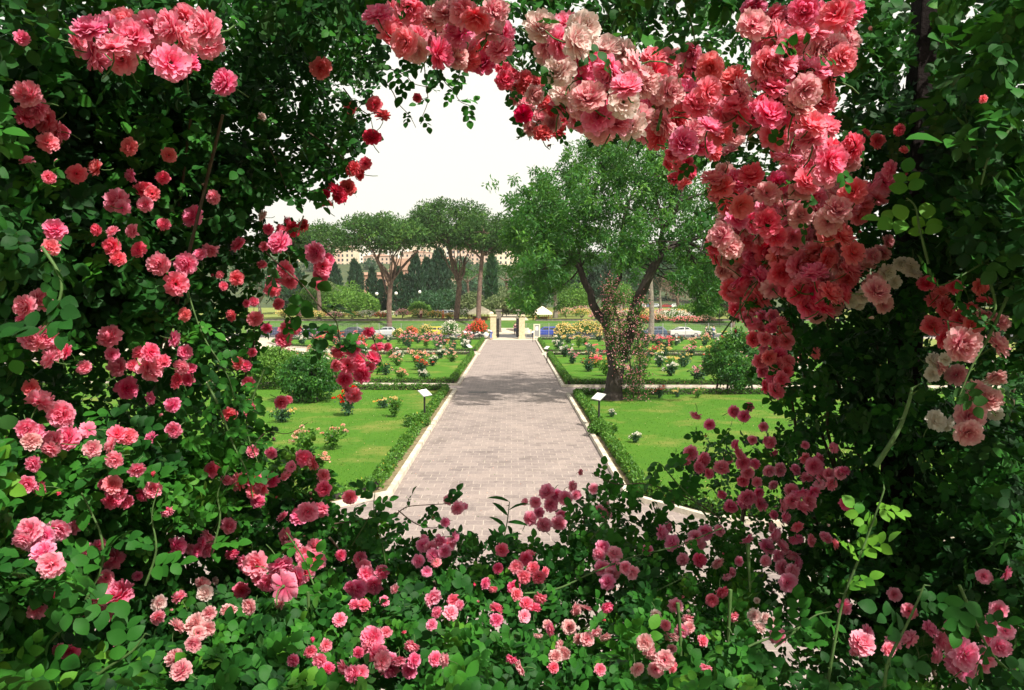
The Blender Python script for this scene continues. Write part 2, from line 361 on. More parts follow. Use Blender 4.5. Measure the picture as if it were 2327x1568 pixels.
def offset(poly, d):                                 # inward for counter-clockwise polygons
    n = len(poly); out = []
    for i in range(n):
        p, q, r = np.array(poly[i-1]), np.array(poly[i]), np.array(poly[(i+1) % n])
        a, b = unit(q-p), unit(r-q); na, nb = np.array([-a[1], a[0]]), np.array([-b[1], b[0]]); m = na+nb; m = m/(m@m)*2
        out.append(tuple(q+m*d))
    return out
XL, XR = -3.05, 2.85
def mirror(p): return [(XL+XR-x, y) for x, y in p][::-1]
BED = {}
BED['left_front'] = [(XL, 19.4), (XL, 42.3), (-38, 43.5), (-38, 13.8), (-13, 13.8), (-6.2, 16.4)]
BED['right_front'] = mirror([(XL, 19.2), (XL, 40.3), (-38, 41.0), (-38, 14.5), (-13, 14.5), (-4.6, 17.2)])
BED['left_middle'] = [(XL, 44.7), (XL, 69.6), (-38, 69.6), (-38, 46.2)]
BED['right_middle'] = mirror([(XL, 44.0), (XL, 69.2), (-38, 66.0), (-38, 43.2)])
BED['left_back'] = [(XL, 72.4), (XL, 95.3), (-28, 95.3), (-28.8, 93), (-28.2, 89), (-25, 82.5), (-17, 75.5)]
BED['right_back'] = mirror([(XL, 72.0), (XL, 95.3), (-38, 95.3), (-38, 68.8)])
for k in BED:
    a = sum(x1*y2-x2*y1 for (x1, y1), (x2, y2) in zip(BED[k], BED[k][1:]+BED[k][:1]))
    if a < 0: BED[k] = BED[k][::-1]
def kerb(name, poly, w, h):
    inn = offset(poly, w); n = len(poly); mb = MB()
    V = [(x, y, 0) for x, y in poly]+[(x, y, h) for x, y in offset(poly, .015)]+[(x, y, h) for x, y in inn]+[(x, y, 0) for x, y in inn]
    F = [(r*n+i, r*n+(i+1) % n, (r+1)*n+(i+1) % n, (r+1)*n+i) for r in range(3) for i in range(n)]
    mb.add(V, F); return tag(mb.obj(name, M['kerb']), kind='structure')
HW = {'left_front': (.26, .32, .30), 'right_front': (.24, .34, .27)}
def hedge_strip(mb, a, b, z0, w, h, dens, thin=0.0):
    a, b = np.array(a), np.array(b); L = np.linalg.norm(b-a); t = (b-a)/L; s = np.array([-t[1], t[0]])
    n = int(L*dens); u = rng.uniform(0, L, n)
    if thin: u = u[rng.uniform(size=n) > thin*(.5+.5*np.sin(u*2.1+1)*np.sin(u*.73))]
    n = len(u); ang = rng.uniform(-.15, math.pi+.15, n); rr = (1+.10*np.sin(u*5.3)+.07*np.sin(u*13.1+2))*rng.uniform(.75, 1.12, n)
    cx, cz = np.cos(ang), np.abs(np.sin(ang))**.6
    pos = np.zeros((n, 3)); pos[:, :2] = a+u[:, None]*t+(cx*rr*w/2)[:, None]*s; pos[:, 2] = z0+h*np.clip(cz*rr, .03, 1.2)
    nr = np.zeros((n, 3)); nr[:, :2] = cx[:, None]*s; nr[:, 2] = cz; nr = unit(nr+rng.normal(size=(n, 3))*.5)
    sz = rng.uniform(.06, .11, n); quads(mb, pos-nr*.02, unit(rdir(n)+nr*.7), nr, sz, sz*.65, np.clip(rng.normal(.5, .22, n), 0, 1))
HEDGES = {
 'left_front': 'low clipped box hedge with yellowing gaps edging the left front lawn', 'right_front': 'low clipped box hedge edging the right front lawn under the forked tree',
 'left_middle': 'low box hedge edging the left middle rose bed beyond the first cross path', 'right_middle': 'low box hedge edging the right middle rose bed beyond the first cross path',
 'left_back': 'low box hedge round the curved left back rose bed near the fence', 'right_back': 'low box hedge edging the right back rose bed near the gate'}
for k, poly in BED.items():
    kerb('kerb', poly, .17, .12)
    sheet('soil_strip', offset(poly, .165), .065, M['soil'])
    off, w, h = HW.get(k, (.22, .38, .29))
    sheet('lawn', offset(poly, .17+off+w*.5), .085, M['lawn'])
    hp = offset(poly, .17+off+w*.35); core = MB(); lv = MB(); n = len(hp)
    for i in range(n):
        a, b = hp[i], hp[(i+1) % n]; d = math.hypot(b[0]-a[0], b[1]-a[1]); c = ((a[0]+b[0])/2, (a[1]+b[1])/2)
        if abs(c[0]) > 36 or d < .5: continue
        dist = min(a[1], b[1], c[1]); dens = 900 if dist < 25 else 520 if dist < 50 else 170
        if k == 'left_front' and a[0] > -7 and b[0] > -7: thin = .9
        else: thin = 0
        hc = h*(.28 if thin else .72); core.box((c[0], c[1], .085+hc/2), (d-.05, w*.62, hc), math.atan2(b[1]-a[1], b[0]-a[0]), .1)
        hedge_strip(lv, a, b, .085, w, h, min(dens, 60000/d), thin)
    e = empty('box_hedge', (hp[0][0], hp[0][1], .085), HEDGES[k], 'hedge', 'clipped hedges round the rose beds')
    lv.obj('foliage', M['box_leaf'], e, local=False); core.obj('branches', M['bark_dark'], e, local=False)
# gravelled light path on the far side of the first beds, road, pavements
sheet('cross_path', [(-42, 69.9), (XL+.1, 69.9), (XL+.1, 72.1), (-17, 75.2), (-25, 82.2), (-28.5, 89), (-29.2, 96), (-42, 96)], .004, M['sand_path'])
sheet('cross_path', [(42, 65.5), (42, 68.6), (XR-.1, 71.8), (XR-.1, 69.5)], .004, M['sand_path'])
sheet('gate_path', rect(-42, 95.5, 42, 99.1), .004, M['sand_path'])
sheet('road', rect(-300, 101.3, 300, 112), -.03, M['asphalt'])
mb = MB(); mb.box((0, 100.2, -.02), (600, 2.1, .14)); tag(mb.obj('pavement', M['pavement']), kind='structure')
mb = MB(); mb.box((0, 113.0, -.02), (600, 1.8, .14)); tag(mb.obj('pavement', M['pavement']), kind='structure')
# bank and plateau of the garden across the road, rising to the hill behind
def terrain(name, ys, zs, m, x0=-500, x1=500, nx=101, amp=.0, gap=None):
    mb = MB(); xs = np.linspace(x0, x1, nx)
    V = [(x, y, z+amp*math.sin(x*.031+y*.02)*(i > 0)) for i, (y, z) in enumerate(zip(ys, zs)) for x in xs]
    k = len(ys); mb.add(V, [(i*nx+j, i*nx+j+1, (i+1)*nx+j+1, (i+1)*nx+j) for i in range(k-1) for j in range(nx-1)])
    return tag(mb.obj(name, m, smooth=True), kind='structure')
terrain('grass_bank', [113.9, 116, 119, 121.5, 123], [-.04, .35, 1.1, 1.6, 1.7], M['bank_grass'])
terrain('far_garden_ground', [123, 160, 200, 270], [1.7, 1.75, 1.9, 2.2], M['meadow'])
HILL = [(270, 2.2), (330, 6), (420, 16), (520, 27), (640, 40), (800, 52), (1000, 60), (1400, 58)]
terrain('hillside', [y for y, _ in HILL], [z for _, z in HILL], M['hill_scrub'], -1200, 1200, 81, 3.0)
def hz(y): return float(np.interp(y, [113.9, 119, 123, 200]+[a for a, _ in HILL], [-.04, 1.1, 1.7, 1.9]+[b for _, b in HILL])) if y > 113.9 else 0.0
# ramp path straight on through the second gate
mb = MB(); mb.add([(-3.2, 113.5, .06), (2.6, 113.5, .06), (2.6, 124, 1.78), (-3.2, 124, 1.78), (2.6, 170, 1.86), (-3.2, 170, 1.86)], [(0, 1, 2, 3), (3, 2, 4, 5)])
tag(mb.obj('ramp_path', M['sand_path']), kind='structure')
mb = MB(); mb.add([(-120, 124.5, 1.76), (-6, 124.5, 1.76), (-6, 127, 1.78), (-120, 127, 1.78)], [(0, 1, 2, 3)]); tag(mb.obj('garden_path', M['sand_path']), kind='structure')
# real blades over the nearest lawns
mb = MB()
for k, n in (('left_front', 42000), ('right_front', 42000)):
    poly = offset(BED[k], .9); y = 15+26*rng.uniform(0, 1, n)**1.7; x = rng.uniform(-16, 16, n)
    ok = inside(poly, x, y); x, y = x[ok], y[ok]; q = len(x)
    d = unit(np.stack([rng.normal(size=q)*.5, rng.normal(size=q)*.5, np.ones(q)], 1)); nr = unit(np.stack([rng.normal(size=q), rng.normal(size=q), np.zeros(q)], 1))
    quads(mb, np.stack([x, y, np.full(q, .08)], 1), d, nr, rng.uniform(.03, .075, q), .022, rng.uniform(.2, .95, q))
tag(mb.obj('grass', M['grass_blade']), kind='stuff')
# fallen leaves and specks on the paving joints
mb = MB(); n = 500; y = 12+30*rng.uniform(0, 1, n)**1.4; x = np.where(rng.uniform(size=n) < .6, np.sign(rng.normal(size=n))*rng.normal(2.7, .25, n), rng.uniform(-2.9, 2.8, n)); x = np.clip(x-.1, -3, 2.8)
quads(mb, np.stack([x, y, np.full(n, .008)], 1), unit(np.stack([rng.normal(size=n), rng.normal(size=n), rng.uniform(0, .3, n)], 1)), np.tile([0, 0, 1.], (n, 1)), rng.uniform(.02, .05, n), .025, rng.uniform(0, .6, n))
tag(mb.obj('fallen_leaves', M['box_leaf']), kind='stuff')
mb = MB(); n = 1500; y = 13+28*rng.uniform(0, 1, n)**1.6; x = rng.uniform(-15, 15, n); on = np.abs(x+.1) > 3.5
sel = on | (rng.uniform(size=n) < .35); x, y, on = x[sel], y[sel], on[sel]; n = len(x)
quads(mb, np.stack([x, y, np.where(on, .12, .008)], 1), unit(np.stack([rng.normal(size=n), rng.normal(size=n), rng.uniform(0, .3, n)], 1)), np.tile([0, 0, 1.], (n, 1)), rng.uniform(.025, .05, n), .03, rng.uniform(.3, 1, n))
tag(mb.obj('fallen_petals', M['p_peach']), kind='stuff')
sheet('drain_cover', rect(-2.35, 41.2, -1.35, 41.7), .005, M['metal_dark'], None)
tag(bpy.data.objects['drain_cover'], 'small dark iron drain cover set in the paving at the cross path', 'drain cover')
# ------------------------------------------------------------------ trees
def clump(mb, c, R, n, L, Wd, tint, hang=0.0, shell=.55, up=.5, spread=.16):
    "a puff of leaf blades round centre c with radii R"
    p = rdir(n); rad = shell+(1-shell)*rng.uniform(0, 1, n)**.6; R = np.array(R) if not np.isscalar(R) else np.array([R, R, R])
    pos = np.array(c)+p*rad[:, None]*R; nr = unit(p+rng.normal(size=(n, 3))*.55+np.array([0, 0, up]))
    d = unit(rdir(n)+p*.6-np.array([0, 0, hang])); quads(mb, pos, d, nr, L*rng.uniform(.7, 1.3, n), Wd*rng.uniform(.7, 1.2, n), np.clip(tint+rng.normal(size=n)*spread, 0, 1))
def wob(a, b, k, amp):
    a, b = np.array(a, float), np.array(b, float); L = np.linalg.norm(b-a)
    return [a+(b-a)*t+(rng.normal(size=3)*amp*L*math.sin(math.pi*t)) for t in np.linspace(0, 1, k)]
def stone_pine(base, forks, crown, label, r0, puffs=150, puff=1.15, leafn=75):
    e = empty('stone_pine', base, label, 'tree', 'umbrella pines beyond the road'); base = Vector(base)
    tr = MB(); tips = []
    for pts, ra, rb in forks:
        tr.tube(pts, np.linspace(ra, rb, len(pts))*.78, 8); tips.append(pts[-1])
    tr.obj('trunk', M['bark_pine'], e, True, local=False)
    cx, cy, zb, rx, ry, h = crown; br = MB(); cr = MB(); C = []
    for k in range(puffs):
        while True:
            x, y = rng.uniform(-1, 1, 2)
            if x*x+y*y < 1: break
        q = math.sqrt(x*x+y*y); top = (1-q**2.6)**.55
        zz = rng.uniform(.0, 1)**.45*top+(1-top)*.12
        if rng.uniform() < .3: zz = rng.uniform(0, .25)
        C.append((cx+x*rx+rng.normal()*.2, cy+y*ry, zb+.35*(q)*h*.5+zz*h*.86))
    for c in C:
        clump(cr, c, (puff*rng.uniform(.8, 1.25), puff*rng.uniform(.8, 1.25), puff*rng.uniform(.55, .8)), leafn, .50, .20, rng.normal(.45, .17), up=.9)
    for t in tips:
        near = sorted(C, key=lambda c: (c[0]-t[0])**2+(c[1]-t[1])**2+(c[2]-t[2])**2)
        for c in near[2:22:2]: br.tube(wob(t, c, 4, .05), [.16, .11, .07, .03], 5)
    cr.obj('crown', M['pine_needle'], e, local=False); br.obj('branches', M['bark_pine'], e, True, local=False)
    return e
def pz(px, py, Y): return tuple(P(px, py, Y))
# pine with an open candelabra of boughs, centre left
y = 118
stone_pine((P(885, 741, y).x, y, hz(y)), [([pz(885, 744, y), pz(884, 700, y), pz(886, 660, y), pz(889, 640, y)], .58, .44),
   ([pz(887, 650, y), pz(872, 618, y-1), pz(858, 595, y-1.5), pz(848, 570, y-2), pz(826, 545, y-2)], .34, .16),
   ([pz(886, 658, y), pz(880, 668, y+.5), pz(862, 600, y+2), pz(858, 585, y+2), pz(872, 555, y+3), pz(880, 530, y+3)], .26, .14),
   ([pz(889, 641, y), pz(876, 612, y), pz(858, 592, y+1), pz(868, 560, y), pz(868, 520, y)], .3, .15),
   ([pz(889, 641, y), pz(905, 618, y+1), pz(925, 595, y+1), pz(945, 575, y+2), pz(958, 555, y+2)], .33, .15),
   ([pz(895, 632, y), pz(900, 608, y), pz(893, 585, y-1), pz(905, 565, y-1.5), pz(930, 540, y-2)], .22, .12)],
   (P(868, 560, y).x, y, P(868, 572, y).z, 7.1, 6.6, 5.8), 'stone pine with an open candelabra of bare boughs under a pale green crown', .6, 175)
y = 124
stone_pine((P(1038, 733, y).x, y, hz(y)), [([pz(1036, 735, y), pz(1040, 690, y), pz(1044, 650, y), pz(1042, 636, y)], .62, .5),
   ([pz(1043, 645, y), pz(1030, 612, y), pz(1024, 580, y-1), pz(1022, 555, y-1), pz(1016, 530, y-1)], .42, .3),
   ([pz(1043, 645, y), pz(1054, 620, y+1), pz(1056, 590, y+1), pz(1068, 565, y+2), pz(1090, 540, y+2)], .34, .18),
   ([pz(1022, 556, y-1), pz(1000, 535, y-2), pz(980, 515, y-2.5)], .25, .13), ([pz(1022, 552, y-1), pz(1042, 530, y), pz(1062, 508, y)], .25, .13)],
   (P(1020, 540, y).x, y, P(1020, 562, y).z, 7.0, 6.5, 7.7), 'tallest dense domed stone pine on two pale forked stems', .6, 230)
y = 117
stone_pine((P(1088, 742, y).x, y, hz(y)), [([pz(1087, 744, y), pz(1088, 690, y), pz(1091, 640, y), pz(1094, 600, y), pz(1096, 580, y)], .52, .36),
   ([pz(1095, 590, y), pz(1078, 572, y), pz(1062, 556, y)], .22, .12), ([pz(1096, 582, y), pz(1116, 562, y+1), pz(1135, 545, y+1)], .24, .12), ([pz(1096, 582, y), pz(1100, 555, y-1), pz(1104, 530, y-1)], .26, .12)],
   (P(1112, 550, y).x, y+2, P(1112, 572, y).z, 5.3, 5.4, 5.9), 'stone pine on a single straight dark trunk in front of the left tent', .55, 160)
y = 132
stone_pine((P(726, 735, y).x, y, hz(y)), [([pz(726, 737, y), pz(726, 690, y), pz(722, 640, y), pz(718, 600, y)], .5, .34), ([pz(718, 602, y), pz(700, 575, y), pz(690, 560, y)], .25, .12), ([pz(718, 602, y), pz(735, 580, y), pz(745, 560, y)], .25, .12)],
   (P(716, 560, y).x, y, P(716, 585, y).z, 5.6, 5.6, 6.2), 'stone pine half hidden behind the pink roses on the left', .5, 130)
# far low pines on the slope
def simple_pine(px, py, Y, w, h):
    b = P(px, py, Y); e = empty('stone_pine', (b.x, Y, hz(Y)), None, 'tree', 'small umbrella pines far behind')
    t = MB(); zc = EYE+(b.z-EYE); t.tube([(b.x, Y, hz(Y)-.3), (b.x+.3, Y, (hz(Y)+zc)/2), (b.x, Y, zc)], [.5, .4, .3], 6)
    for s in (-1, 0, 1): t.tube([(b.x, Y, zc-1), (b.x+s*w*.3, Y+s, zc+h*.4)], [.25, .1], 5)
    t.obj('trunk', M['bark_pine'], e, True, local=False); c = MB()
    for k in range(26):
        x, yy = rng.uniform(-1, 1, 2); q = min(1, math.hypot(x, yy)); clump(c, (b.x+x*w/2, Y+yy*w/2, zc+h*(.2+.7*rng.uniform(.2, 1)*(1-q*q*.8))), (2, 2, 1.3), 45, .9, .4, rng.normal(.3, .12), up=.9)
    c.obj('crown', M['pine_needle'], e, local=False); return e
for i, (a, lab) in enumerate((((1012, 632, 230, 14, 5), 'low dark umbrella pine on the slope seen between the two big pine trunks'), ((1062, 634, 236, 13, 5), 'low dark umbrella pine on the slope just left of the slim cypress'),
      ((1150, 632, 240, 16, 5), 'low dark umbrella pine on the slope just right of the slim cypress'), ((985, 640, 250, 12, 4), 'low dark umbrella pine on the slope behind the broad cypresses'))):
    tag(simple_pine(*a), lab)
def cypress(px, py, Y, topy, w, label, m='cypress_leaf', leafn=1500):
    b = P(px, py, Y); top = P(px, topy, Y).z; z0 = hz(Y); h = top-z0; e = empty('cypress', (b.x, Y, z0), label, 'tree', 'dark cypresses behind the road')
    t = MB(); t.tube([(b.x, Y, z0-.2), (b.x, Y, z0+h*.5), (b.x, Y, z0+h*.93)], [.3, .18, .03], 6); t.obj('trunk', M['bark_grey'], e, True, local=False)
    u = rng.uniform(0, 1, leafn)**.85; rr = w/2*np.minimum(1, (1-u)*2.6)**.8*np.minimum(1, .72+u*1.5)*(1+.13*np.sin(u*37+rng.uniform(0, 6)))*rng.uniform(.55, 1.06, leafn)
    an = rng.uniform(0, 2*math.pi, leafn); rr *= 1+.14*np.sin(an*3+u*9)
    p = np.stack([np.cos(an), np.sin(an), np.zeros(leafn)], 1); pos = np.array([b.x, Y, z0+.4])+p*rr[:, None]; pos[:, 2] += u*(h-.4)
    c = MB(); quads(c, pos, unit(np.array([0, 0, 1.])+p*.35+rng.normal(size=(leafn, 3))*.3), unit(p+rng.normal(size=(leafn, 3))*.4), h*.055*rng.uniform(.7, 1.4, leafn)+.35, .38, np.clip(rng.normal(.45, .22, leafn), 0, 1))
    c.obj('crown', M[m], e, local=False)
CY = [(1117, 690, 150, 585, 1.9, 'slim bright green cypress column standing alone behind the gate', 'dark_leaf', 1100),
 (945, 700, 170, 585, 4.2, 'pointed blue green cypress just right of the candelabra pine', 'cypress_leaf', 1700), (970, 700, 174, 592, 3.6, 'narrower dark cypress wedged between two broad ones', 'cypress_leaf', 1500),
 (998, 700, 178, 572, 5.8, 'broadest and tallest dark cypress left of the tall pine stems', 'cypress_leaf', 2200), (905, 702, 168, 612, 4.0, 'dark cypress behind the trunk of the candelabra pine', 'cypress_leaf', 1600),
 (806, 700, 190, 594, 2.6, 'thin cypress spire in front of the brick building', 'cypress_leaf', 1100), (815, 700, 196, 605, 2.4, 'second thin cypress spire touching the first by the brick building', 'cypress_leaf', 1000),
 (846, 700, 180, 612, 2.4, 'small cypress spire before the right end of the brick building', 'cypress_leaf', 1000), (866, 704, 172, 640, 3.2, 'short dark cypress just left of the candelabra pine trunk', 'cypress_leaf', 1300),
 (668, 705, 185, 590, 4.0, 'dark cypress seen through the roses at the far left', 'cypress_leaf', 1300), (645, 705, 185, 610, 4.5, 'blunter dark cypress at the far left behind the roses', 'cypress_leaf', 1300), (760, 703, 185, 600, 3.4, 'dark cypress beside the pale bushes left of the brick building', 'cypress_leaf', 1200)]
for a in CY: cypress(*a)
# round leafy trees and shrubs of the middle distance
def shrub(name, px, base_py, Y, w, h, m, label, n=26, leaf=.35, z0=None, cat='shrub', group='shrubs and small trees across the road', trunk=.15, leafn=70, ragged=.16, wid=.5, hang=0):
    b = P(px, base_py, Y); z0 = hz(Y) if z0 is None else z0; e = empty(name, (b.x, Y, z0), label, cat, group)
    c = MB(); t = MB(); t.tube([(b.x, Y, z0-.1), (b.x+.05*w, Y, z0+h*.35), (b.x, Y, z0+h*.62)], [trunk, trunk*.75, trunk*.4], 6)
    for k in range(n):
        p = rdir(1)[0]; p[2] = abs(p[2])*1.0-.12; q = rng.uniform(.45, .85)
        cc = (b.x+p[0]*w/2*q, Y+p[1]*w/2*q, z0+h*(.36+.52*p[2]*q)); R = w*ragged*rng.uniform(.8, 1.35)
        clump(c, cc, (R, R, R*.8*min(1.2, h/w+.35)), leafn, leaf, leaf*wid, rng.normal(.5, .16), up=.6, hang=hang)
        if k % 3 == 0: t.tube(wob((b.x, Y, z0+h*.3), cc, 4, .06), [trunk*.6, trunk*.4, trunk*.25, .02], 5)
    t.obj('trunk', M['bark_grey'], e, True, local=False); c.obj('crown', M[m], e, local=False); return e
SH = [(770, 722, 138, 8.6, 6.0, 'light_leaf', 'bright yellow green bush left of the candelabra pine'), (825, 722, 140, 6.0, 5.2, 'light_leaf', 'bright green bush touching the candelabra pine trunk'),
 (705, 722, 140, 8, 6.5, 'light_leaf', 'bright green bush glimpsed behind the left roses'), (735, 700, 160, 7, 9, 'olive_leaf', 'pale green tree behind the bright bushes on the left'), (790, 700, 165, 8, 8.5, 'light_leaf', 'soft green tree below the brick building'),
 (975, 722, 145, 7, 5.5, 'dark_leaf', 'mid green bush left of the tall pine stems'), (955, 724, 140, 4, 3.2, 'light_leaf', 'small bright bush at the foot of the cypresses'), (1010, 722, 150, 6, 7, 'dark_leaf', 'dark bush behind the tall pine stems'),
 (1070, 712, 150, 6.5, 5.5, 'olive_leaf', 'grey green bush behind the left tent'), (1140, 712, 140, 7.5, 4.6, 'olive_leaf', 'pale olive bush above the left gate pillar'), (1185, 712, 142, 7.5, 5.2, 'olive_leaf', 'pale olive bush rounded above the gate opening'),
 (1155, 700, 160, 6, 7.5, 'olive_leaf', 'brownish olive tree behind the pale gate bushes'), (1215, 705, 165, 9, 9, 'dark_leaf', 'deep green tree mass right of the gate bushes'), (1310, 715, 150, 8, 7, 'light_leaf', 'light green bush behind the forked tree'),
 (1600, 722, 128, 7, 3.0, 'light_leaf', 'long light green bush below the hanging branch on the right'), (1560, 722, 130, 5, 2.6, 'light_leaf', 'small light green bush left of the blank signboard'), (1690, 722, 125, 6, 5, 'light_leaf', 'yellow green bush at the far right behind the pink roses'),
 (1415, 700, 160, 7, 8, 'light_leaf', 'lime green tree seen in the fork of the big tree')]
for i, (px, py, Y, w, h, m, lab) in enumerate(SH): shrub('shrub', px, py, Y, w, h, m, lab, 34, .46, leafn=120)
# tall trees behind
def big_tree(px, base_py, Y, w, h, zc, m, label, n=46, leaf=.5, tr=.45, ragged=.12, bark='bark_grey', leafn=110, hang=.4):
    b = P(px, base_py, Y); z0 = hz(Y); e = empty('leafy_tree', (b.x, Y, z0), label, 'tree', 'tall trees across the road'); c = MB(); t = MB()
    t.tube([(b.x, Y, z0-.2), (b.x+.1, Y, z0+zc*.4), (b.x-.1, Y, z0+zc), (b.x, Y, z0+zc+h*.6)], [tr, tr*.8, tr*.6, tr*.2], 8)
    for k in range(n):
        p = rdir(1)[0]; q = rng.uniform(.35, .9); cc = (b.x+p[0]*w/2*q, Y+p[1]*w/2*q, z0+zc+h*.5+p[2]*h/2*q); R = w*ragged*rng.uniform(.8, 1.4)
        clump(c, cc, (R, R, R*.85), leafn, leaf, leaf*.45, rng.normal(.45, .18), up=.4, hang=hang, shell=.3)
        if k % 2 == 0: t.tube(wob((b.x, Y, z0+zc+rng.uniform(0, h*.3)), cc, 4, .06), [tr*.35, tr*.25, tr*.12, .02], 5)
    t.obj('trunk', M[bark], e, True, local=False); c.obj('crown', M[m], e, local=False); return e
big_tree(1262, 738, 137, 12.4, 14, 4.0, 'ash_leaf', 'tall leafy tree with drooping skirts right of the gate', 78, .5, .5, .11)
big_tree(1322, 735, 170, 11, 15, 1, 'cypress_leaf', 'very dark tree mass between the gate tree and the forked tree', 50, .7)
big_tree(1350, 735, 180, 12, 17, 1, 'cypress_leaf', 'very dark tree mass seen behind the left fork', 40, .7)
big_tree(1500, 715, 190, 13, 14, 4, 'dark_leaf', 'dark green tree behind the grey trunk on the right', 40, .7)
big_tree(1690, 720, 150, 14, 13, 4, 'dark_leaf', 'dark tree behind the small trunk at the right', 44, .6)
big_tree(1740, 700, 200, 18, 22, 4, 'dark_leaf', 'tall dark tree at the far right behind the rose arch', 40, .8)
big_tree(1410, 715, 210, 16, 16, 3, 'dark_leaf', 'dark tree far behind the forked trunk', 36, .8)
big_tree(590, 715, 170, 18, 16, 2, 'dark_leaf', 'dark tree at the far left behind the rose hedge', 40, .7)
big_tree(1664, 738, 118, 6.0, 5.5, 2.2, 'ash_leaf', 'small tree with a pale leaning trunk beside the blank signboard', 30, .4, .38, .13, 'bark_pine')
big_tree(1479, 768, 99.6, 3.6, 4.5, 7.8, 'ash_leaf', 'slender tree with a bare grey trunk behind the fence on the right', 16, .4, .42, .15)
for i, (px, Y, w, h, lab) in enumerate(((1300, 235, 16, 15, 'left of the forked trunk'), (1370, 245, 15, 14, 'seen through the fork'), (1440, 285, 17, 18, 'just right of the forked trunk'), (1475, 290, 16, 16, 'behind the grey trunk'), (1530, 295, 18, 20, 'behind the bare brown tree'), (1580, 290, 17, 19, 'behind the hanging branch'), (1640, 280, 18, 20, 'left of the blank signboard'), (1720, 270, 18, 22, 'right of the blank signboard'), (1240, 250, 15, 13, 'behind the gate tree'), (1180, 255, 14, 9, 'above the gate opening'))):
    big_tree(px, 700, Y, w, h, 1.0, 'dark_leaf' if i % 2 else 'cypress_leaf', f'far dark tree beyond the lawn {lab}', 30, 1.1, .5, .14, leafn=80)
# bare brownish tree
b = P(1542, 700, 165); e = empty('bare_tree', (b.x, 165, hz(165)), 'thin half bare brown tree on the far lawn', 'tree'); t = MB()
z0 = hz(165); t.tube([(b.x, 165, z0-.2), (b.x-.3, 165, z0+4), (b.x-1, 165, z0+9)], [.4, .3, .12], 7); c = MB()
for k in range(46):
    a = np.array([b.x-.3-rng.uniform(0, .8), 165, z0+rng.uniform(3, 8.5)]); d = rdir(1)[0]; d[2] = abs(d[2])*.6-.25; q = a+d*rng.uniform(1.5, 3.6); t.tube(wob(a, q, 4, .08), [.09, .06, .04, .015], 4)
    clump(c, q, .8, 20, .4, .12, .3, .5)
t.obj('trunk', M['bark_pine'], e, True, local=False); c.obj('crown', flat('dry_foliage', (.20, .13, .09), .9), e, local=False)

# ------------------------------------------------------------------ the big forked tree on the right lawn
TY = 39.0
tb = G(1392, 908, .08); TY = tb.y
tree = empty('forked_tree', (tb.x, TY, .08), 'big tree with three black boughs and airy green crown on the right lawn', 'tree')
tr = MB(); lv = MB()
def q(px, py, dy=0): return np.array(P(px, py, TY+dy))
def limb(pts, ra, rb, n=9): tr.tube(pts, np.linspace(ra, rb, len(pts))*.76, n)
limb([q(1392, 918), q(1393, 895), q(1397, 860), q(1404, 820), q(1416, 790), q(1426, 765)], .62, .44, 12)
tr.tube([q(1391, 915), q(1393, 890)], [.62, .47], 12)
limb([q(1424, 775), q(1434, 745, -.2), q(1438, 720, -.4), q(1446, 690, -.5), q(1462, 655, -.7), q(1478, 620, -.9), q(1497, 585, -1), q(1504, 572, -1)], .43, .24, 10)
limb([q(1398, 850), q(1390, 800, .3), q(1386, 760, .4), q(1378, 735, .5), q(1358, 712, .7), q(1346, 690, .8), q(1342, 665, 1), q(1328, 640, 1.1), q(1318, 610, 1.2), q(1300, 580, 1.3), q(1284, 553, 1.4)], .40, .15, 10)
limb([q(1386, 765, .4), q(1378, 735, .6), q(1376, 705, .8), q(1376, 680, 1), q(1396, 655, 1.3), q(1408, 630, 1.5), q(1411, 580, 1.8), q(1414, 520, 2), q(1424, 470, 2.2), q(1446, 420, 2.3), q(1455, 370, 2.4)], .30, .06, 9)
limb([q(1504, 572, -1), q(1502, 545, -1), q(1506, 520, -1.2), q(1530, 490, -1.4), q(1545, 455, -1.5), q(1560, 400, -1.6)], .22, .06, 8)
limb([q(1500, 580, -1), q(1520, 562, -1.2), q(1560, 548, -1.8), q(1600, 540, -2.4), q(1640, 530, -3)], .16, .04, 7)
limb([q(1506, 522, -1.2), q(1500, 480, -.6), q(1490, 440, 0), q(1470, 400, .3)], .13, .04, 7)
limb([q(1284, 553, 1.4), q(1284, 520, 1.4), q(1270, 480, 1.2), q(1240, 440, 1)], .13, .04, 7)
limb([q(1284, 553, 1.4), q(1255, 535, 1), q(1225, 520, .4), q(1195, 515, 0)], .11, .03, 7)
limb([q(1318, 610, 1.2), q(1316, 560, 1), q(1330, 500, .6), q(1350, 440, .3), q(1380, 380, .1)], .14, .04, 7)
limb([q(1545, 458, -1.5), q(1580, 445, -1.8), q(1630, 430, -2)], .09, .03, 6)
CL = [(1180,455,30),(1200,500,34),(1225,430,28),(1245,470,34),(1268,415,34),(1280,455,38),(1305,385,24),(1312,425,36),(1340,365,34),(1345,410,40),(1365,335,38),(1400,325,40),(1395,370,44),(1430,335,38),(1440,380,40),
 (1350,460,44),(1400,430,46),(1310,490,42),(1262,510,40),(1215,545,36),(1190,585,32),(1176,540,24),(1200,625,34),(1225,590,38),(1195,665,26),(1225,660,28),(1255,560,40),(1290,540,36),(1335,540,40),(1325,580,34),(1375,500,46),(1380,545,36),
 (1430,480,44),(1440,530,40),(1470,440,40),(1480,400,36),(1500,360,32),(1475,490,40),(1520,420,36),(1535,470,34),(1560,430,40),(1590,470,42),(1610,420,36),(1650,440,34),(1640,490,40),(1580,520,40),(1620,540,40),(1670,520,36),(1690,570,34),
 (1545,560,32),(1580,590,34),(1590,630,34),(1597,665,28),(1600,690,18),(1625,590,34),(1560,620,22),(1660,610,34),(1690,640,26),(1640,660,22),(1420,590,26),(1445,560,30),(1540,380,30),(1580,370,30),(1340,500,40),(1410,400,44),(1250,620,22),(1270,590,26)]
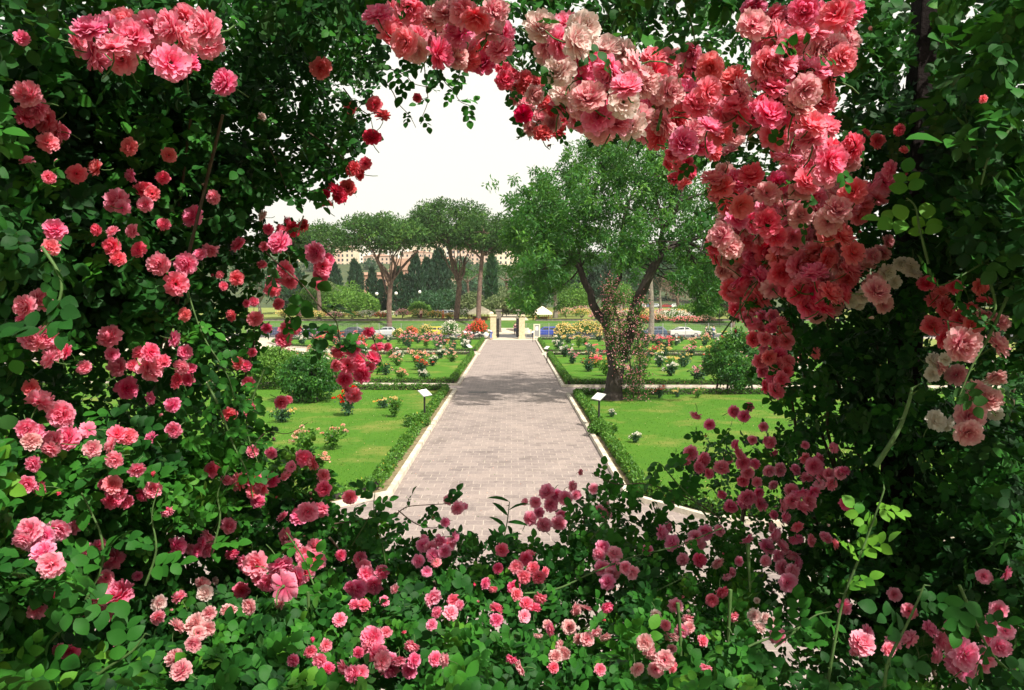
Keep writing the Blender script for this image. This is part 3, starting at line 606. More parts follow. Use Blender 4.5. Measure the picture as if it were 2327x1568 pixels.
ends = []
for px, py, r in CL:
    for k in range(4):
        dy = rng.uniform(-4.6, 4.6); s = r/FPX*TY; c = q(px+rng.normal()*r*.4, py+rng.normal()*r*.4, dy); ends.append(c)
        nsub = 5
        if 1290 < px < 1540 and py > 535 and abs(px-1425) > 40: c[1] += 5.5; c = c+np.array([c[0]*.14, 0, (c[2]-EYE)*.14])
        for j in range(nsub):
            cc = c+rng.normal(size=3)*s*.55; R = s*rng.uniform(.3, .6)
            clump(lv, cc, (R, R, R*.9), 46, .24, .075, rng.normal(.45, .18), hang=.55, shell=.1, up=.5)
tw = MB(); src = [(p) for p in (q(1446,420,2.3), q(1411,580,1.8), q(1424,470,2.2), q(1330,500,.6), q(1350,440,.3), q(1380,380,.1), q(1270,480,1.2), q(1240,440,1), q(1225,520,.4), q(1284,553,1.4), q(1300,580,1.3), q(1318,610,1.2), q(1530,490,-1.4), q(1545,455,-1.5), q(1560,400,-1.6), q(1560,548,-1.8), q(1600,540,-2.4), q(1640,530,-3), q(1500,480,-.6), q(1490,440,0), q(1630,430,-2))]
for c in ends[::2]:
    s = min(src, key=lambda p: np.linalg.norm(p-c)); tw.tube(wob(s, c, 5, .06), [.055, .045, .032, .02, .008], 5)
tr.obj('trunk', M['bark_dark'], tree, True, local=False); tw.obj('branches', M['bark_dark'], tree, True, local=False); lv.obj('crown', M['ash_leaf'], tree, local=False)
# small flowered climber on its trunk
cl = empty('climbing_rose', (tb.x+.9, TY-.5, .08), 'slender rose climbing the forked tree trunk with many tiny salmon flowers', 'climbing rose')
lv = MB(); fl = MB(); st = MB()
path = [(1440, 905, -.3), (1436, 860, -.3), (1430, 810, -.4), (1412, 770, -.6), (1405, 730, -.5), (1395, 690, -.4), (1385, 655, -.2), (1395, 640, 0)]
path2 = [(1450, 905, -.6), (1455, 840, -.6), (1452, 790, -.6), (1444, 740, -.8), (1452, 700, -.9), (1462, 680, -.9)]
path3 = [(1410, 860, -.7), (1398, 800, -.6), (1388, 760, -.5), (1384, 720, -.2), (1379, 690, 0)]
for pts in (path, path2, path3):
    pw = [q(*p) for p in pts]; st.tube(pw, .035, 5)
    for a, b in zip(pw[:-1], pw[1:]):
        for k in range(8):
            c = a+(b-a)*rng.uniform()+rng.normal(size=3)*np.array([.17, .2, .2]); clump(lv, c, .24, 40, .11, .07, rng.normal(.55, .2), hang=.3, shell=.1)
            n = 15; pos = c+rng.normal(size=(n, 3))*.24-np.array([0, .12, 0]); quads(fl, pos, rdir(n), unit(rdir(n)+np.array([.2, -.8, .3])), .07, .07, rng.uniform(.2, 1, n))
lv.obj('foliage', M['ash_leaf'], cl, local=False); fl.obj('blossom', M['p_light'], cl, local=False); st.obj('cane', M['twig'], cl, True, local=False)
# the two big rounded bushes at the beds' edges
def lawn_bush(px, py, w, h, m, label, legs):
    g = G(px, py, .08); e = empty('round_bush', (g.x, g.y, .08), label, 'bush'); c = MB(); t = MB()
    for k in range(130):
        p = rdir(1)[0]; qf = rng.uniform(.55, .95); z = .08+h*(.5+.46*p[2]*qf); sq = 1-.22*max(0, p[2])
        cc = (g.x+p[0]*w/2*qf*sq, g.y+p[1]*w/2*qf*sq, z); clump(c, cc, w*.10, 70, .17, .09, rng.normal(.45, .17), hang=.35, shell=.2)
    for s in legs: t.tube([(g.x+s*w*.32, g.y-.2, .06), (g.x+s*w*.2, g.y, h*.4), (g.x+s*.1, g.y, h*.7)], [.06, .05, .03], 6)
    t.obj('trunk', M['bark_dark'], e, True, local=False); c.obj('foliage', M[m], e, local=False)
lawn_bush(1667, 893, 3.2, 3.5, 'ash_leaf', 'dense tall rounded green bush on thin legs at the right lawn edge', (-1, -.4, .3, 1))
lawn_bush(703, 912, 3.2, 2.5, 'ash_leaf', 'loose rounded green bush on the left lawn by the hanging roses', (-.5, .4))
lawn_bush(620, 880, 3.4, 2.4, 'light_leaf', 'paler green bush behind the loose round one on the left', (-.5, .4))
# ------------------------------------------------------------------ rose bushes of the beds
def rb_meshes(seed, shape, colour):
    st = np.random.default_rng(seed); h, w = shape; f = MB(); bl = MB()
    for k in range(int(st.integers(6, 10))):
        a = st.uniform(0, 6.28); r = st.uniform(.08, .55)*w; hh = h*st.uniform(.5, 1.08); tip = np.array([math.cos(a)*r, math.sin(a)*r, hh]); mid = tip*np.array([.4, .4, .5])
        f.tube([(0, 0, 0), mid, tip], [.018, .013, .007], 4, .05); n = 46; u = rng.uniform(.22, 1, n); base = np.where(u[:, None] < .5, mid*u[:, None]*2, mid+(tip-mid)*(u[:, None]*2-1)); p = rdir(n)
        quads(f, base+p*np.array([.17, .17, .10])*rng.uniform(.2, 1, n)[:, None], unit(rdir(n)+p*.5), unit(p+rng.normal(size=(n, 3))*.5+np.array([0, 0, .6])), rng.uniform(.07, .13, n)*(h*.6+.5), .075, np.clip(rng.normal(.45, .2, n), 0, 1))
        for i in range(int(st.integers(0, 4))):
            c = tip+np.array([st.normal()*.10, st.normal()*.10, st.uniform(-.12, .10)]); n = 16; s = st.uniform(.045, .085); v = rdir(n); v[:, 2] = np.abs(v[:, 2])*.8
            quads(bl, c+v*s*.5, unit(v+rdir(n)*.7), unit(v+rdir(n)*.4), s*.95, s*.9, rng.uniform(.3, 1, n), bend=.25)
    return f.mesh('foliage', M['dark_leaf'] if seed % 3 else M['box_leaf']), bl.mesh('blossom', M['p_'+colour])
RB = {}
def rose_bush(x, y, colour, label, s=1.0, group='rose bushes in the beds', shape=None):
    key = (colour, shape or random.choice([(.6, .75), (.8, .8), (.7, .95)]))
    if key not in RB: RB[key] = rb_meshes(len(RB)+3, key[1], colour)
    e = empty('rose_bush', (x, y, .085), label, 'rose bush', group, random.uniform(0, 6.28)); e.scale = (s, s, s*random.uniform(.9, 1.1))
    for nm, me in zip(('foliage', 'blossom'), RB[key]): child(nm, me, e)
    return e
NEAR = [(895, 948, 'yellow', 1.05, 'low bush of cream yellow roses on the left front lawn near the sign'), (872, 928, 'yellow', .8, 'small nearly flowerless dark rose bush behind the cream yellow one'), (792, 945, 'orange', 1.25, 'sprawling bush with scattered white and orange red flowers under the hanging pink cluster'),
 (752, 1022, 'peach', 1.15, 'tall bush of pinkish cream roses on the left front lawn'), (690, 1032, 'peach', 1.2, 'wider bush of cream roses at the left edge of the front lawn'), (720, 1075, 'peach', 1.0, 'nearest bush of cream peach roses on the left front lawn'), (640, 960, 'yellow', 1.1, 'yellowish rose bush against the left rose hedge'),
 (1445, 1006, 'white', .62, 'little lone bush with one white rose on the right front lawn'), (1390, 948, 'white', .5, 'tiny flowerless bush beside the right near sign'), (1500, 905, 'orange', .7, 'small orange flowered bush at the far edge of the right front lawn'), (1540, 903, 'yellow', .6, 'small yellow flowered bush at the far edge of the right front lawn'), (1585, 905, 'peach', .7, 'small bush between the forked tree and the tall green bush')]
for px, py, c, s, lab in NEAR:
    g = G(px, py, .085); rose_bush(g.x, g.y, c, lab, s, 'rose bushes on the front lawns')
for px, py, lab in ((945, 968, 'clipped dark box clump at the foot of the left near sign'), (1368, 985, 'clipped dark box clump at the foot of the right near sign')):
    g = G(px, py, .085); e = empty('box_clump', (g.x, g.y, .085), lab, 'shrub'); c = MB(); t = MB()
    for k in range(26):
        p = rdir(1)[0]*np.array([.42, .36, .15]); clump(c, (g.x+p[0], g.y+p[1], .085+.2+p[2]), .15, 60, .09, .06, rng.normal(.4, .15), up=.9)
    t.tube([(g.x, g.y, .06), (g.x, g.y, .25)], .04, 5); t.obj('stem', M['bark_dark'], e, local=False); c.obj('foliage', M['box_leaf'], e, local=False)
COLW = ['white', 'yellow', 'peach', 'peach', 'light', 'coral', 'orange', 'peach', 'light', 'light', 'yellow', 'white']
CN = {'white': 'white', 'yellow': 'pale yellow', 'peach': 'peach', 'red': 'dark red', 'coral': 'coral red', 'orange': 'orange', 'pink': 'pink', 'light': 'light pink'}
ORD = 'first second third fourth fifth sixth seventh eighth ninth tenth eleventh twelfth'.split()
def bed_rows(k, name, y0, y1, ny, x0, x1, nx, sc):
    poly = offset(BED[k], 1.3)
    for r in range(ny):
        cnt = 0
        for c in range(nx):
            x = x0+(x1-x0)*(c+.5*(r % 2))/max(1, nx-1)+random.uniform(-.55, .55); y = y0+(y1-y0)*r/(ny-1)+random.uniform(-.5, .5)
            cl = random.choice(COLW)
            if not inside(poly, np.array([x]), np.array([y]))[0] or random.random() < .06: continue
            rose_bush(x, y, cl, f'{CN[cl]} rose bush in the {name}, {ORD[r]} row, {ORD[cnt]} from the path', sc*random.uniform(.75, 1.2)); cnt += 1
bed_rows('left_middle', 'left middle bed', 46.8, 68, 7, -5.0, -19.5, 8, 1.4)
bed_rows('right_middle', 'right middle bed', 46, 66, 7, 5.0, 22, 9, 1.4)
bed_rows('left_back', 'left back bed', 75, 94, 6, -5, -25, 10, 1.5)
bed_rows('right_back', 'right back bed', 74.5, 94, 6, 5, 30, 11, 1.5)
# taller flowering shrubs by the fence and roses beyond the road
def flower_shrub(px, base, Y, w, h, colour, label, leaf='ash_leaf', nfl=420, z0=None, group='flowering shrubs by the fence and road', k=36):
    b = P(px, base, Y); z0 = hz(Y) if z0 is None else z0; e = empty('flowering_shrub', (b.x, Y, z0), label, 'flowering shrub', group); c = MB(); f = MB(); t = MB()
    for i in range(5): t.tube([(b.x, Y, z0-.05), (b.x+rng.uniform(-.2, .2)*w, Y, z0+h*.4), (b.x+rng.uniform(-.4, .4)*w, Y+.1, z0+h*.75)], [.05, .04, .02], 5)
    for i in range(k):
        p = rdir(1)[0]; p[2] = abs(p[2])-.25; qf = rng.uniform(.4, .85); clump(c, (b.x+p[0]*w/2*qf, Y+p[1]*w/2*qf*.7, z0+h*(.4+.5*p[2]*qf)), min(w, h)*.16, 46, .2, .11, rng.normal(.5, .15), shell=.2)
    n = nfl; p = rdir(n); p[:, 2] = np.abs(p[:, 2])*1.1-.2; pos = np.array([b.x, Y, z0+h*.42])+p*np.array([w/2, w*.36, h*.5])*rng.uniform(.75, 1.08, n)[:, None]
    quads(f, pos, rdir(n), unit(p+rdir(n)*.4+np.array([0, -.3, .3])), rng.uniform(.12, .22, n), .16, rng.uniform(.3, 1, n), bend=.25)
    t.obj('stem', M['twig'], e, local=False); c.obj('foliage', M[leaf], e, local=False); f.obj('blossom', M['p_'+colour], e, local=False)
FS = [(1023, 768, 97.6, 2.6, 2.7, 'white', 'tall white flowered rose shrub by the fence left of the parked motorcycles', 300), (1088, 768, 98.0, 2.2, 2.9, 'orange', 'orange red climbing rose leaning on the left gate pillar', 520), (1067, 768, 98.1, 1.4, 2.0, 'coral', 'lower coral rose shrub beside the orange climber', 240),
 (1282, 768, 97.4, 2.6, 2.4, 'yellow', 'pale yellow rose shrub by the fence nearest the notice board', 460), (1335, 768, 97.6, 4.6, 2.8, 'yellow', 'widest cream flowered rose shrub by the fence left of the forked trunk', 620), (1385, 768, 97.4, 2.6, 2.0, 'yellow', 'cream rose shrub by the fence behind the forked trunk', 300),
 (1530, 735, 121.8, 6.5, 2.3, 'white', 'big white flowered shrub on the bank across the road', 520), (1490, 738, 120.5, 4, 1.7, 'peach', 'peach flowered shrub on the bank under the white one', 320), (1560, 742, 120.2, 5, 1.4, 'coral', 'reddish shrub spilling over the bank on the right', 380), (1600, 742, 120.4, 4.0, 1.4, 'peach', 'pale peach shrub on the bank near the walking couple', 300), (1455, 742, 120, 3.2, 1.6, 'orange', 'orange flowered shrub on the bank behind the forked trunk', 300),
 (905, 768, 97.9, 1.6, 1.5, 'yellow', 'yellow rose shrub by the fence before the grey car', 150), (935, 768, 97.6, 1.7, 1.9, 'orange', 'orange rose shrub by the fence left of the yellow car', 240), (968, 768, 97.7, 1.9, 2.2, 'yellow', 'leafy yellow rose shrub in front of the yellow car', 200)]
for a in FS: flower_shrub(*a[:6], a[6], nfl=a[7])
for i in range(26):       # rows of yellow and cream roses along the terrace across the road
    px = 640+i*38+random.uniform(-9, 9)
    if 1120 < px < 1200 or 1200 < px < 1264 or 1062 < px < 1118: continue
    cl = random.choice(['yellow', 'yellow', 'peach', 'white', 'orange', 'light'])
    flower_shrub(px, 730, random.choice([126, 131, 137]), random.uniform(2.4, 4.2), random.uniform(1.3, 2.3), cl, f'{CN[cl]} rose shrub across the road, {"left" if px < 1160 else "right"} of the gate, {ORD[int(abs(px-1160)//48)%12]} out', 'light_leaf', 260, group='rose shrubs in the row across the road', k=16)
for i in range(24):
    px = 655+i*45+random.uniform(-12, 12)
    if 1100 < px < 1215 or abs(px-1232) < 30: continue
    cl = random.choice(['yellow', 'peach', 'light', 'orange', 'white', 'pink'])
    flower_shrub(px, 722, random.choice([143, 150, 158]), random.uniform(3, 5.5), random.uniform(1.4, 2.6), cl, f'{CN[cl]} rose shrub in the farthest row, {"left" if px < 1160 else "right"} of the gate, {ORD[int(abs(px-1160)//46)%12]} out', 'light_leaf', 260, group='rose shrubs in the row across the road', k=18)
# ------------------------------------------------------------------ plant signs
def sign(px, py, h, w, label):
    g = G(px, py, .08); e = empty('plant_sign', (g.x, g.y, .08), label, 'sign', 'plant signs beside the path'); mb = MB()
    mb.box((0, 0, h*.43), (.055, .055, h*.86+.1)); mb.obj('post', M['metal_dark'], e)
    for nm, dz, ww, m in (('panel_tray', 0, w, 'metal_grey'), ('panel', .016, w-.05, 'white_paint')):
        p = MB(); p.box((0, 0, 0), (ww, ww*.62, .022)); o = p.obj(nm, M[m], e); o.location = (0, -.02-dz*.6, h*.9+dz*.8); o.rotation_euler = (math.radians(38), 0, 0)
    e.rotation_euler[2] = 1.1 if px < 1160 else -1.1
    return e
sign(965, 957, 1.28, .62, 'white tilted plant sign on a black post by the left near hedge'); sign(1361, 968, 1.28, .62, 'white tilted plant sign on a black post by the right near hedge')
sign(1066, 818, 1.25, .6, 'white plant sign at the corner of the left middle bed'); sign(1243, 824, 1.3, .55, 'plant sign seen edge on by the right middle bed'); sign(1211, 776, 1.25, .6, 'small far plant sign in the right back bed near the gate'); sign(1056, 777, 1.3, .6, 'small far plant sign in the left back bed near the gate')
# ------------------------------------------------------------------ gates, fences
def pillar(px, base, top, Y, w, label, m='stone'):
    b = P(px, base, Y); h = P(px, top, Y).z-b.z+.02; z0 = min(b.z, hz(Y)); e = empty('gate_pillar', (b.x, Y, 0 if Y < 110 else .05), label, 'gate pillar', 'stone pillars of the two garden gates'); mb = MB()
    h = P(px, top, Y).z; mb.box((0, 0, .15), (w+.12, w+.12, .3)); mb.obj('plinth', M[m], e); mb = MB(); mb.box((0, 0, .3+(h-.55)/2), (w, w, h-.55))
    for z in np.arange(.75, h-.4, .45): mb.box((0, 0, z), (w+.006, w+.006, .022), tint=0)
    mb.obj('shaft', M[m], e); mb = MB(); mb.box((0, 0, h-.2), (w+.16, w+.16, .1)); mb.box((0, 0, h-.08), (w+.22, w+.22, .14), top=.9); mb.obj('cap', M[m], e); return e
pillar(1121, 770, 715, 98.6, .74, 'cream stone pillar left of the near gate opening'); pillar(1186, 770, 715, 98.6, .74, 'cream stone pillar right of the near gate opening')
pillar(1133, 757, 704, 114.6, .8, 'brown stone pillar left of the gate across the road', 'bark_grey'); pillar(1180, 757, 704, 114.6, .8, 'brown stone pillar right of the gate across the road', 'bark_grey')
def gate_leaf(x, Y, rz, label, w=2.0, h=2.5):
    e = empty('gate', (x, Y, .05), label, 'gate', None, rz); f = MB()
    for z in (.1, 1.1, h): f.box((w/2, 0, z), (w, .045, .05))
    for xx in (0, w): f.box((xx, 0, h/2+.05), (.055, .055, h))
    f.obj('frame', M['metal_dark'], e); b = MB()
    for i in range(1, 14): b.tube([(w*i/14, 0, .1), (w*i/14, 0, h)], .011, 5)
    b.obj('bars', M['metal_dark'], e)
gl = P(1127.5, 770, 98.6).x; gr = P(1179.5, 770, 98.6).x
gate_leaf(gl+.05, 98.7, math.radians(82), 'thin dark iron gate leaf folded back at the left pillar'); gate_leaf(gr-.05, 98.7, math.radians(98), 'thin dark iron gate leaf folded back at the right pillar')
def fence(x0, x1, Y, h, label, sp=2.8, dark=False):
    e = empty('fence', (x0, Y, 0), label, 'fence'); n = max(1, round(abs(x1-x0)/sp)); m = M['metal_dark' if dark else 'metal_grey']
    for i in range(n+1):
        p = MB(); p.box((0, 0, h/2), (.07, .07, h)); p.lathe([(.05, 0), (.05, .03), (0, .06)], (0, 0, h), 8); o = p.obj('post', m, e); o.location = ((x1-x0)*i/n, 0, 0)
    w = MB()
    for z in np.linspace(.12, h-.06, 9): w.tube([(0, -.04, z), (x1-x0, -.04, z)], .006 if 0 < z < h-.1 else .016, 4)
    k = int(abs(x1-x0)/.22)
    for i in range(k): w.tube([((x1-x0)*i/k, -.045, .1), ((x1-x0)*i/k, -.045, h-.06)], .005, 3)
    w.obj('wire_mesh', m, e)
fence(gl-.9, -34, 98.8, 1.95, 'thin grey wire fence running left from the near gate'); fence(gr+.9, 34, 98.8, 1.95, 'thin grey wire fence running right from the near gate')
for s, lab in ((-1, 'low dark retaining wall along the bank left of the far gate'), (1, 'low dark retaining wall along the bank right of the far gate')):
    e = empty('retaining_wall', (s*4+(-.3), 122.2, 1.45), lab, 'wall'); mb = MB(); mb.box((s*30, 0, .1), (60, .3, .75)); mb.obj('wall', M['bark_grey'], e); mb = MB(); mb.box((s*30, 0, .5), (60, .4, .07)); mb.obj('coping', M['metal_dark'], e)
# notice board, poster, flat bin
g = P(1220, 769, 97.9); e = empty('notice_board', (g.x, 97.9, 0), 'tall pale framed notice board beside the right gate pillar', 'notice board', None, -.15); f = MB()
for x in (-.36, .36): f.box((x, 0, .95), (.09, .09, 1.9))
f.box((0, 0, 1.86), (.66, .09, .08)); f.box((0, 0, .25), (.66, .09, .08)); f.obj('frame', M['canvas'], e); f = MB(); f.box((0, 0, 1.05), (.6, .03, 1.5)); f.obj('panel', M['metal_grey'], e); f = MB(); f.box((0, -.03, 1.35), (.36, .012, .5)); f.obj('paper', M['white_paint'], e)
g = P(1205, 769, 98.5); e = empty('small_notice', (g.x, 98.5, 0), 'small square pale notice on a post between pillar and notice board', 'sign'); f = MB(); f.box((0, 0, .5), (.05, .05, 1.0)); f.obj('post', M['metal_grey'], e); f = MB(); f.box((0, -.04, .95), (.5, .03, .48)); f.obj('panel', M['canvas'], e)
g = P(1664, 735, 119); e = empty('signboard', (P(1655, 735, 119).x, 119.5, hz(119.5)-.1), 'large blank pale rectangular signboard behind the leaning tree on the right', 'signboard'); f = MB(); f.box((0, 0, 3.9), (2.6, .06, 1.9)); f.obj('panel', flat('sign_face', (.42, .42, .42), .6), e); f = MB()
for x in (-1.28, 1.28): f.box((x, 0, 2.45), (.09, .09, 4.9))
for z in (2.92, 4.88): f.box((0, 0, z), (2.5, .09, .08))
f.obj('frame', M['metal_dark'], e)
# ------------------------------------------------------------------ white pavilion tents
def tent(px, apex, eave, base, Y, wpx, label):
    x = P(px, base, Y).x; z0 = hz(Y); w = wpx/FPX*Y; za = P(px, apex, Y).z; zb = P(px, eave, Y).z; e = empty('pavilion_tent', (x, Y, z0), label, 'tent', 'white roofed pavilion tents', .12); r = MB()
    h = zb-z0; k = w/2
    prof = [(k, -.28), (k, 0), (k*.62, (za-zb)*.42), (k*.3, (za-zb)*.74), (.06, za-zb)]
    V = [(sx*a, sy*a, h+z) for a, z in prof for sx, sy in ((-1, -1), (1, -1), (1, 1), (-1, 1))]
    r.add(V, [(i*4+j, i*4+(j+1) % 4, (i+1)*4+(j+1) % 4, (i+1)*4+j) for i in range(4) for j in range(4)]); r.obj('roof', M['canvas'], e)
    for sx in (-1, 1):
        for sy in (-1, 1):
            p = MB(); p.box((0, 0, h/2), (.12, .12, h)); o = p.obj('post', M['wood'], e); o.location = (sx*(k-.12), sy*(k-.12), 0)
    t = MB(); t.box((0, k*.3, .5), (w*.75, .6, .08)); t.box((0, k*.3, .25), (w*.6, .4, .5)); t.obj('counter', M['wood'], e)
    t = MB()
    for i in range(9): t.box((-k+.2+i*(w-.4)/8, k-.12, h*.42), (.09, .03, h*.8))
    for z in (.3, h*.8): t.box((0, k-.15, z), (w-.3, .03, .08))
    t.obj('lattice_screen', flat('ochre_wood', (.42, .20, .035), .7), e)
tent(1091, 694, 710, 738, 124.5, 56, 'white pyramid roofed tent behind the single straight pine trunk'); tent(1232, 696, 711, 736, 124.5, 40, 'smaller white pyramid roofed tent right of the gate')
# ------------------------------------------------------------------ street lamps
for px, py in ((856, 668), (900, 667), (954, 664)):
    Y = 148; t = P(px, py, Y); e = empty('street_lamp', (t.x, Y, hz(Y)), {856: 'white globe street lamp left of the candelabra pine trunk', 900: 'white globe street lamp just right of the candelabra pine trunk', 954: 'white globe street lamp before the broad cypresses'}[px], 'street lamp', 'globe street lamps')
    h = t.z-hz(Y); p = MB(); p.tube([(0, 0, 0), (0, 0, h-.2)], [.09, .05], 8); p.lathe([(.16, 0), (.16, .3), (.09, .4)], (0, 0, 0), 10); p.obj('post', M['metal_dark'], e)
    p = MB(); p.lathe([(.02, -.34), (.2, -.27), (.31, -.1), (.33, .05), (.26, .22), (.1, .33), (0, .35)], (0, 0, h), 14); p.obj('globe', M['white_paint'], e, True)
# ------------------------------------------------------------------ cars
CARP = {'hatch': (3.6, 1.45, 1.6, [(-1.8,.35),(-1.8,.78),(-1.5,.90),(-.95,.95),(-.35,1.40),(1.2,1.45),(1.65,.98),(1.8,.90),(1.8,.35)], (2, 6)),
        'sedan': (4.2, 1.42, 1.7, [(-2.1,.33),(-2.1,.72),(-1.75,.86),(-.95,.92),(-.35,1.36),(.75,1.40),(1.45,.98),(2.0,.94),(2.1,.8),(2.1,.33)], (3, 6))}
PAINT = {}
def paint(c):
    if c not in PAINT:
        m, n, b, _ = mat('car_paint'); b.inputs['Base Color'].default_value = (*c, 1); b.inputs['Roughness'].default_value = .3; b.inputs['Coat Weight'].default_value = .6; PAINT[c] = m
    return PAINT[c]
def car(kind, c, x, y, rz, label, z=0, group='cars parked along the road'):
    L, Hc, Wc, pr, _ = CARP[kind]; e = empty('parked_car', (x, y, z), label, 'car', group, rz); mb = MB(); n = len(pr); V = []
    for s, k in ((-1, 1), (-1, 0), (1, 0), (1, 1)):
        for px_, pz_ in pr:
            inset = .16*max(0, (pz_-.9)/.5); V.append((px_*(.985 if k else 1), s*(Wc/2-inset-(.03 if k and pz_ < .9 else 0)-(.05 if not k else 0)*0), pz_-(.0 if not k else .0)))
    VV = []
    for s in (-1, 1):
        for px_, pz_ in pr: VV.append((px_, s*(Wc/2-.17*max(0, (pz_-.9)/.5)), pz_))
    F = [(i, (i+1) % n, n+(i+1) % n, n+i) for i in range(n)]; mb.add(VV, F+[tuple(range(n))[::-1], tuple(range(n, 2*n))]); body = mb.obj('body', paint(c), e)
    bv = body.modifiers.new('bevel', 'BEVEL'); bv.width = .06; bv.segments = 2; bv.limit_method = 'ANGLE'
    up = [p for p in pr if p[1] > .9]
    for s in (-1, 1):     # side glass in two panes
        x0, x1 = up[0][0], up[-1][0]; xs = sorted(p[0] for p in pr if p[1] > 1.3)
        for a, b_, ta, tb_ in ((x0+.25, (xs[0]+xs[-1])/2-.05, xs[0]+.08, (xs[0]+xs[-1])/2-.05), ((xs[0]+xs[-1])/2+.05, x1-.30, (xs[0]+xs[-1])/2+.05, xs[-1]-.08)):
            w = MB(); yb, yt = s*(Wc/2-.17*.1/.5+.004), s*(Wc/2-.17*.40/.5+.004); q = [(a, yb, .985), (b_, yb, .985), (tb_, yt, 1.315), (ta, yt, 1.315)]; qi = [(px_, py_-s*.02, pz_) for px_, py_, pz_ in q]
            w.add(q+qi, [(0, 1, 2, 3), (7, 6, 5, 4), (0, 4, 5, 1), (1, 5, 6, 2), (2, 6, 7, 3), (3, 7, 4, 0)]); w.obj('window', M['glass'], e)
    tops = [p for p in pr if p[1] > 1.3]; i0 = pr.index(tops[0]); i1 = pr.index(tops[-1])
    for (ax, az), (bx, bz), nm in ((pr[i0-1], pr[i0], 'windscreen'), (pr[i1+1], pr[i1], 'rear_window')):
        w = MB(); d = .012*(1 if ax > bx else -1); k1, k2 = .12, .9; q = []
        for t in (k1, k2):
            for s in (-1, 1): q.append((ax+(bx-ax)*t+d, s*(Wc/2-.12-.17*max(0, (az+(bz-az)*t-.9)/.5)), az+(bz-az)*t+.012))
        w.add(q, [(0, 1, 3, 2)]); w.obj(nm, M['glass'], e)
    for sx in (-L*.31, L*.31):
        for s in (-1, 1):
            w = MB(); T = 16; prof = [(.20, -.09), (.29, -.10), (.31, -.05), (.31, .05), (.29, .10), (.20, .09)]
            V = [(r*math.cos(2*math.pi*j/T), yy, r*math.sin(2*math.pi*j/T)) for r, yy in prof for j in range(T)]; w.add(V, [(i*T+j, i*T+(j+1) % T, (i+1)*T+(j+1) % T, (i+1)*T+j) for i in range(5) for j in range(T)])
            o = w.obj('wheel', M['rubber'], e); o.location = (sx, s*(Wc/2-.09), .31); r = MB(); V = [(.2*math.cos(2*math.pi*j/T), s*.085, .2*math.sin(2*math.pi*j/T)) for j in range(T)]+[(0, s*.065, 0)]; r.add(V, [(j, (j+1) % T, T) for j in range(T)]); r.obj('rim', M['alloy'], o)
    for s in (-1, 1):
        for sx, m, nm in ((-L/2, 'clear_lens', 'headlight'), (L/2, 'red_lens', 'tail_light')):
            w = MB(); w.box((sx*1.003, s*(Wc/2-.24), .72), (.05, .26, .15)); w.obj(nm, M[m], e)
    for sx in (-1, 1): w = MB(); w.box((sx*(L/2+.03), 0, .43), (.14, Wc-.1, .2)); w.obj('bumper', M['metal_dark'], e)
    return e
def carp(kind, c, px, Y, label, rz=0): return car(kind, c, P(px, 765, Y).x, Y, rz, label, -.03)
carp('hatch', (.62, .50, .03), 987, 103.4, 'yellow hatchback parked behind the rose shrubs left of the gate'); carp('sedan', (.42, .45, .46), 887, 103.4, 'silver grey saloon parked left of the yellow hatchback', math.pi)
carp('hatch', (.02, .05, .32), 1241, 103.2, 'bright blue hatchback parked right of the notice board'); carp('sedan', (.02, .03, .09), 628, 103.4, 'dark blue saloon at the far left behind the pink roses'); carp('sedan', (.02, .025, .07), 700, 103.5, 'second dark blue saloon, nearer the silver one')
carp('sedan', (.02, .03, .05), 800, 103.5, 'black saloon parked left of the silver grey one'); carp('hatch', (.03, .06, .11), 1484, 103.4, 'dark blue hatchback behind the grey trunk on the right'); carp('sedan', (.55, .55, .52), 1556, 103.4, 'pale silver saloon parked near the walking couple', math.pi); carp('sedan', (.05, .06, .08), 1345, 103.4, 'dark saloon behind the cream rose shrubs', 0)
car('hatch', (.72, .72, .70), P(1020, 726, 134).x, 134, 2.2, 'white car standing by the left tall pine across the road', hz(134)+.03); car('sedan', (.30, .31, .33), P(1001, 726, 138).x, 138, 2.4, 'grey car beside the white one across the road', hz(138)+.03)
for i, px in enumerate((1455, 1472, 1490, 1512, 1531, 1555, 1578)):
    col = [(.6, .6, .58), (.1, .12, .2), (.5, .52, .55), (.3, .03, .03), (.55, .55, .52), (.06, .06, .07), (.5, .08, .05)][i]
    car('sedan' if i % 2 else 'hatch', col, P(px, 690, 262).x, 262+i % 3, random.uniform(-.3, .3), f'{["white", "navy", "silver", "dark red", "cream", "black", "red"][i]} car in the distant row beyond the lawn', hz(262)+.03, 'cars parked far beyond the lawn')
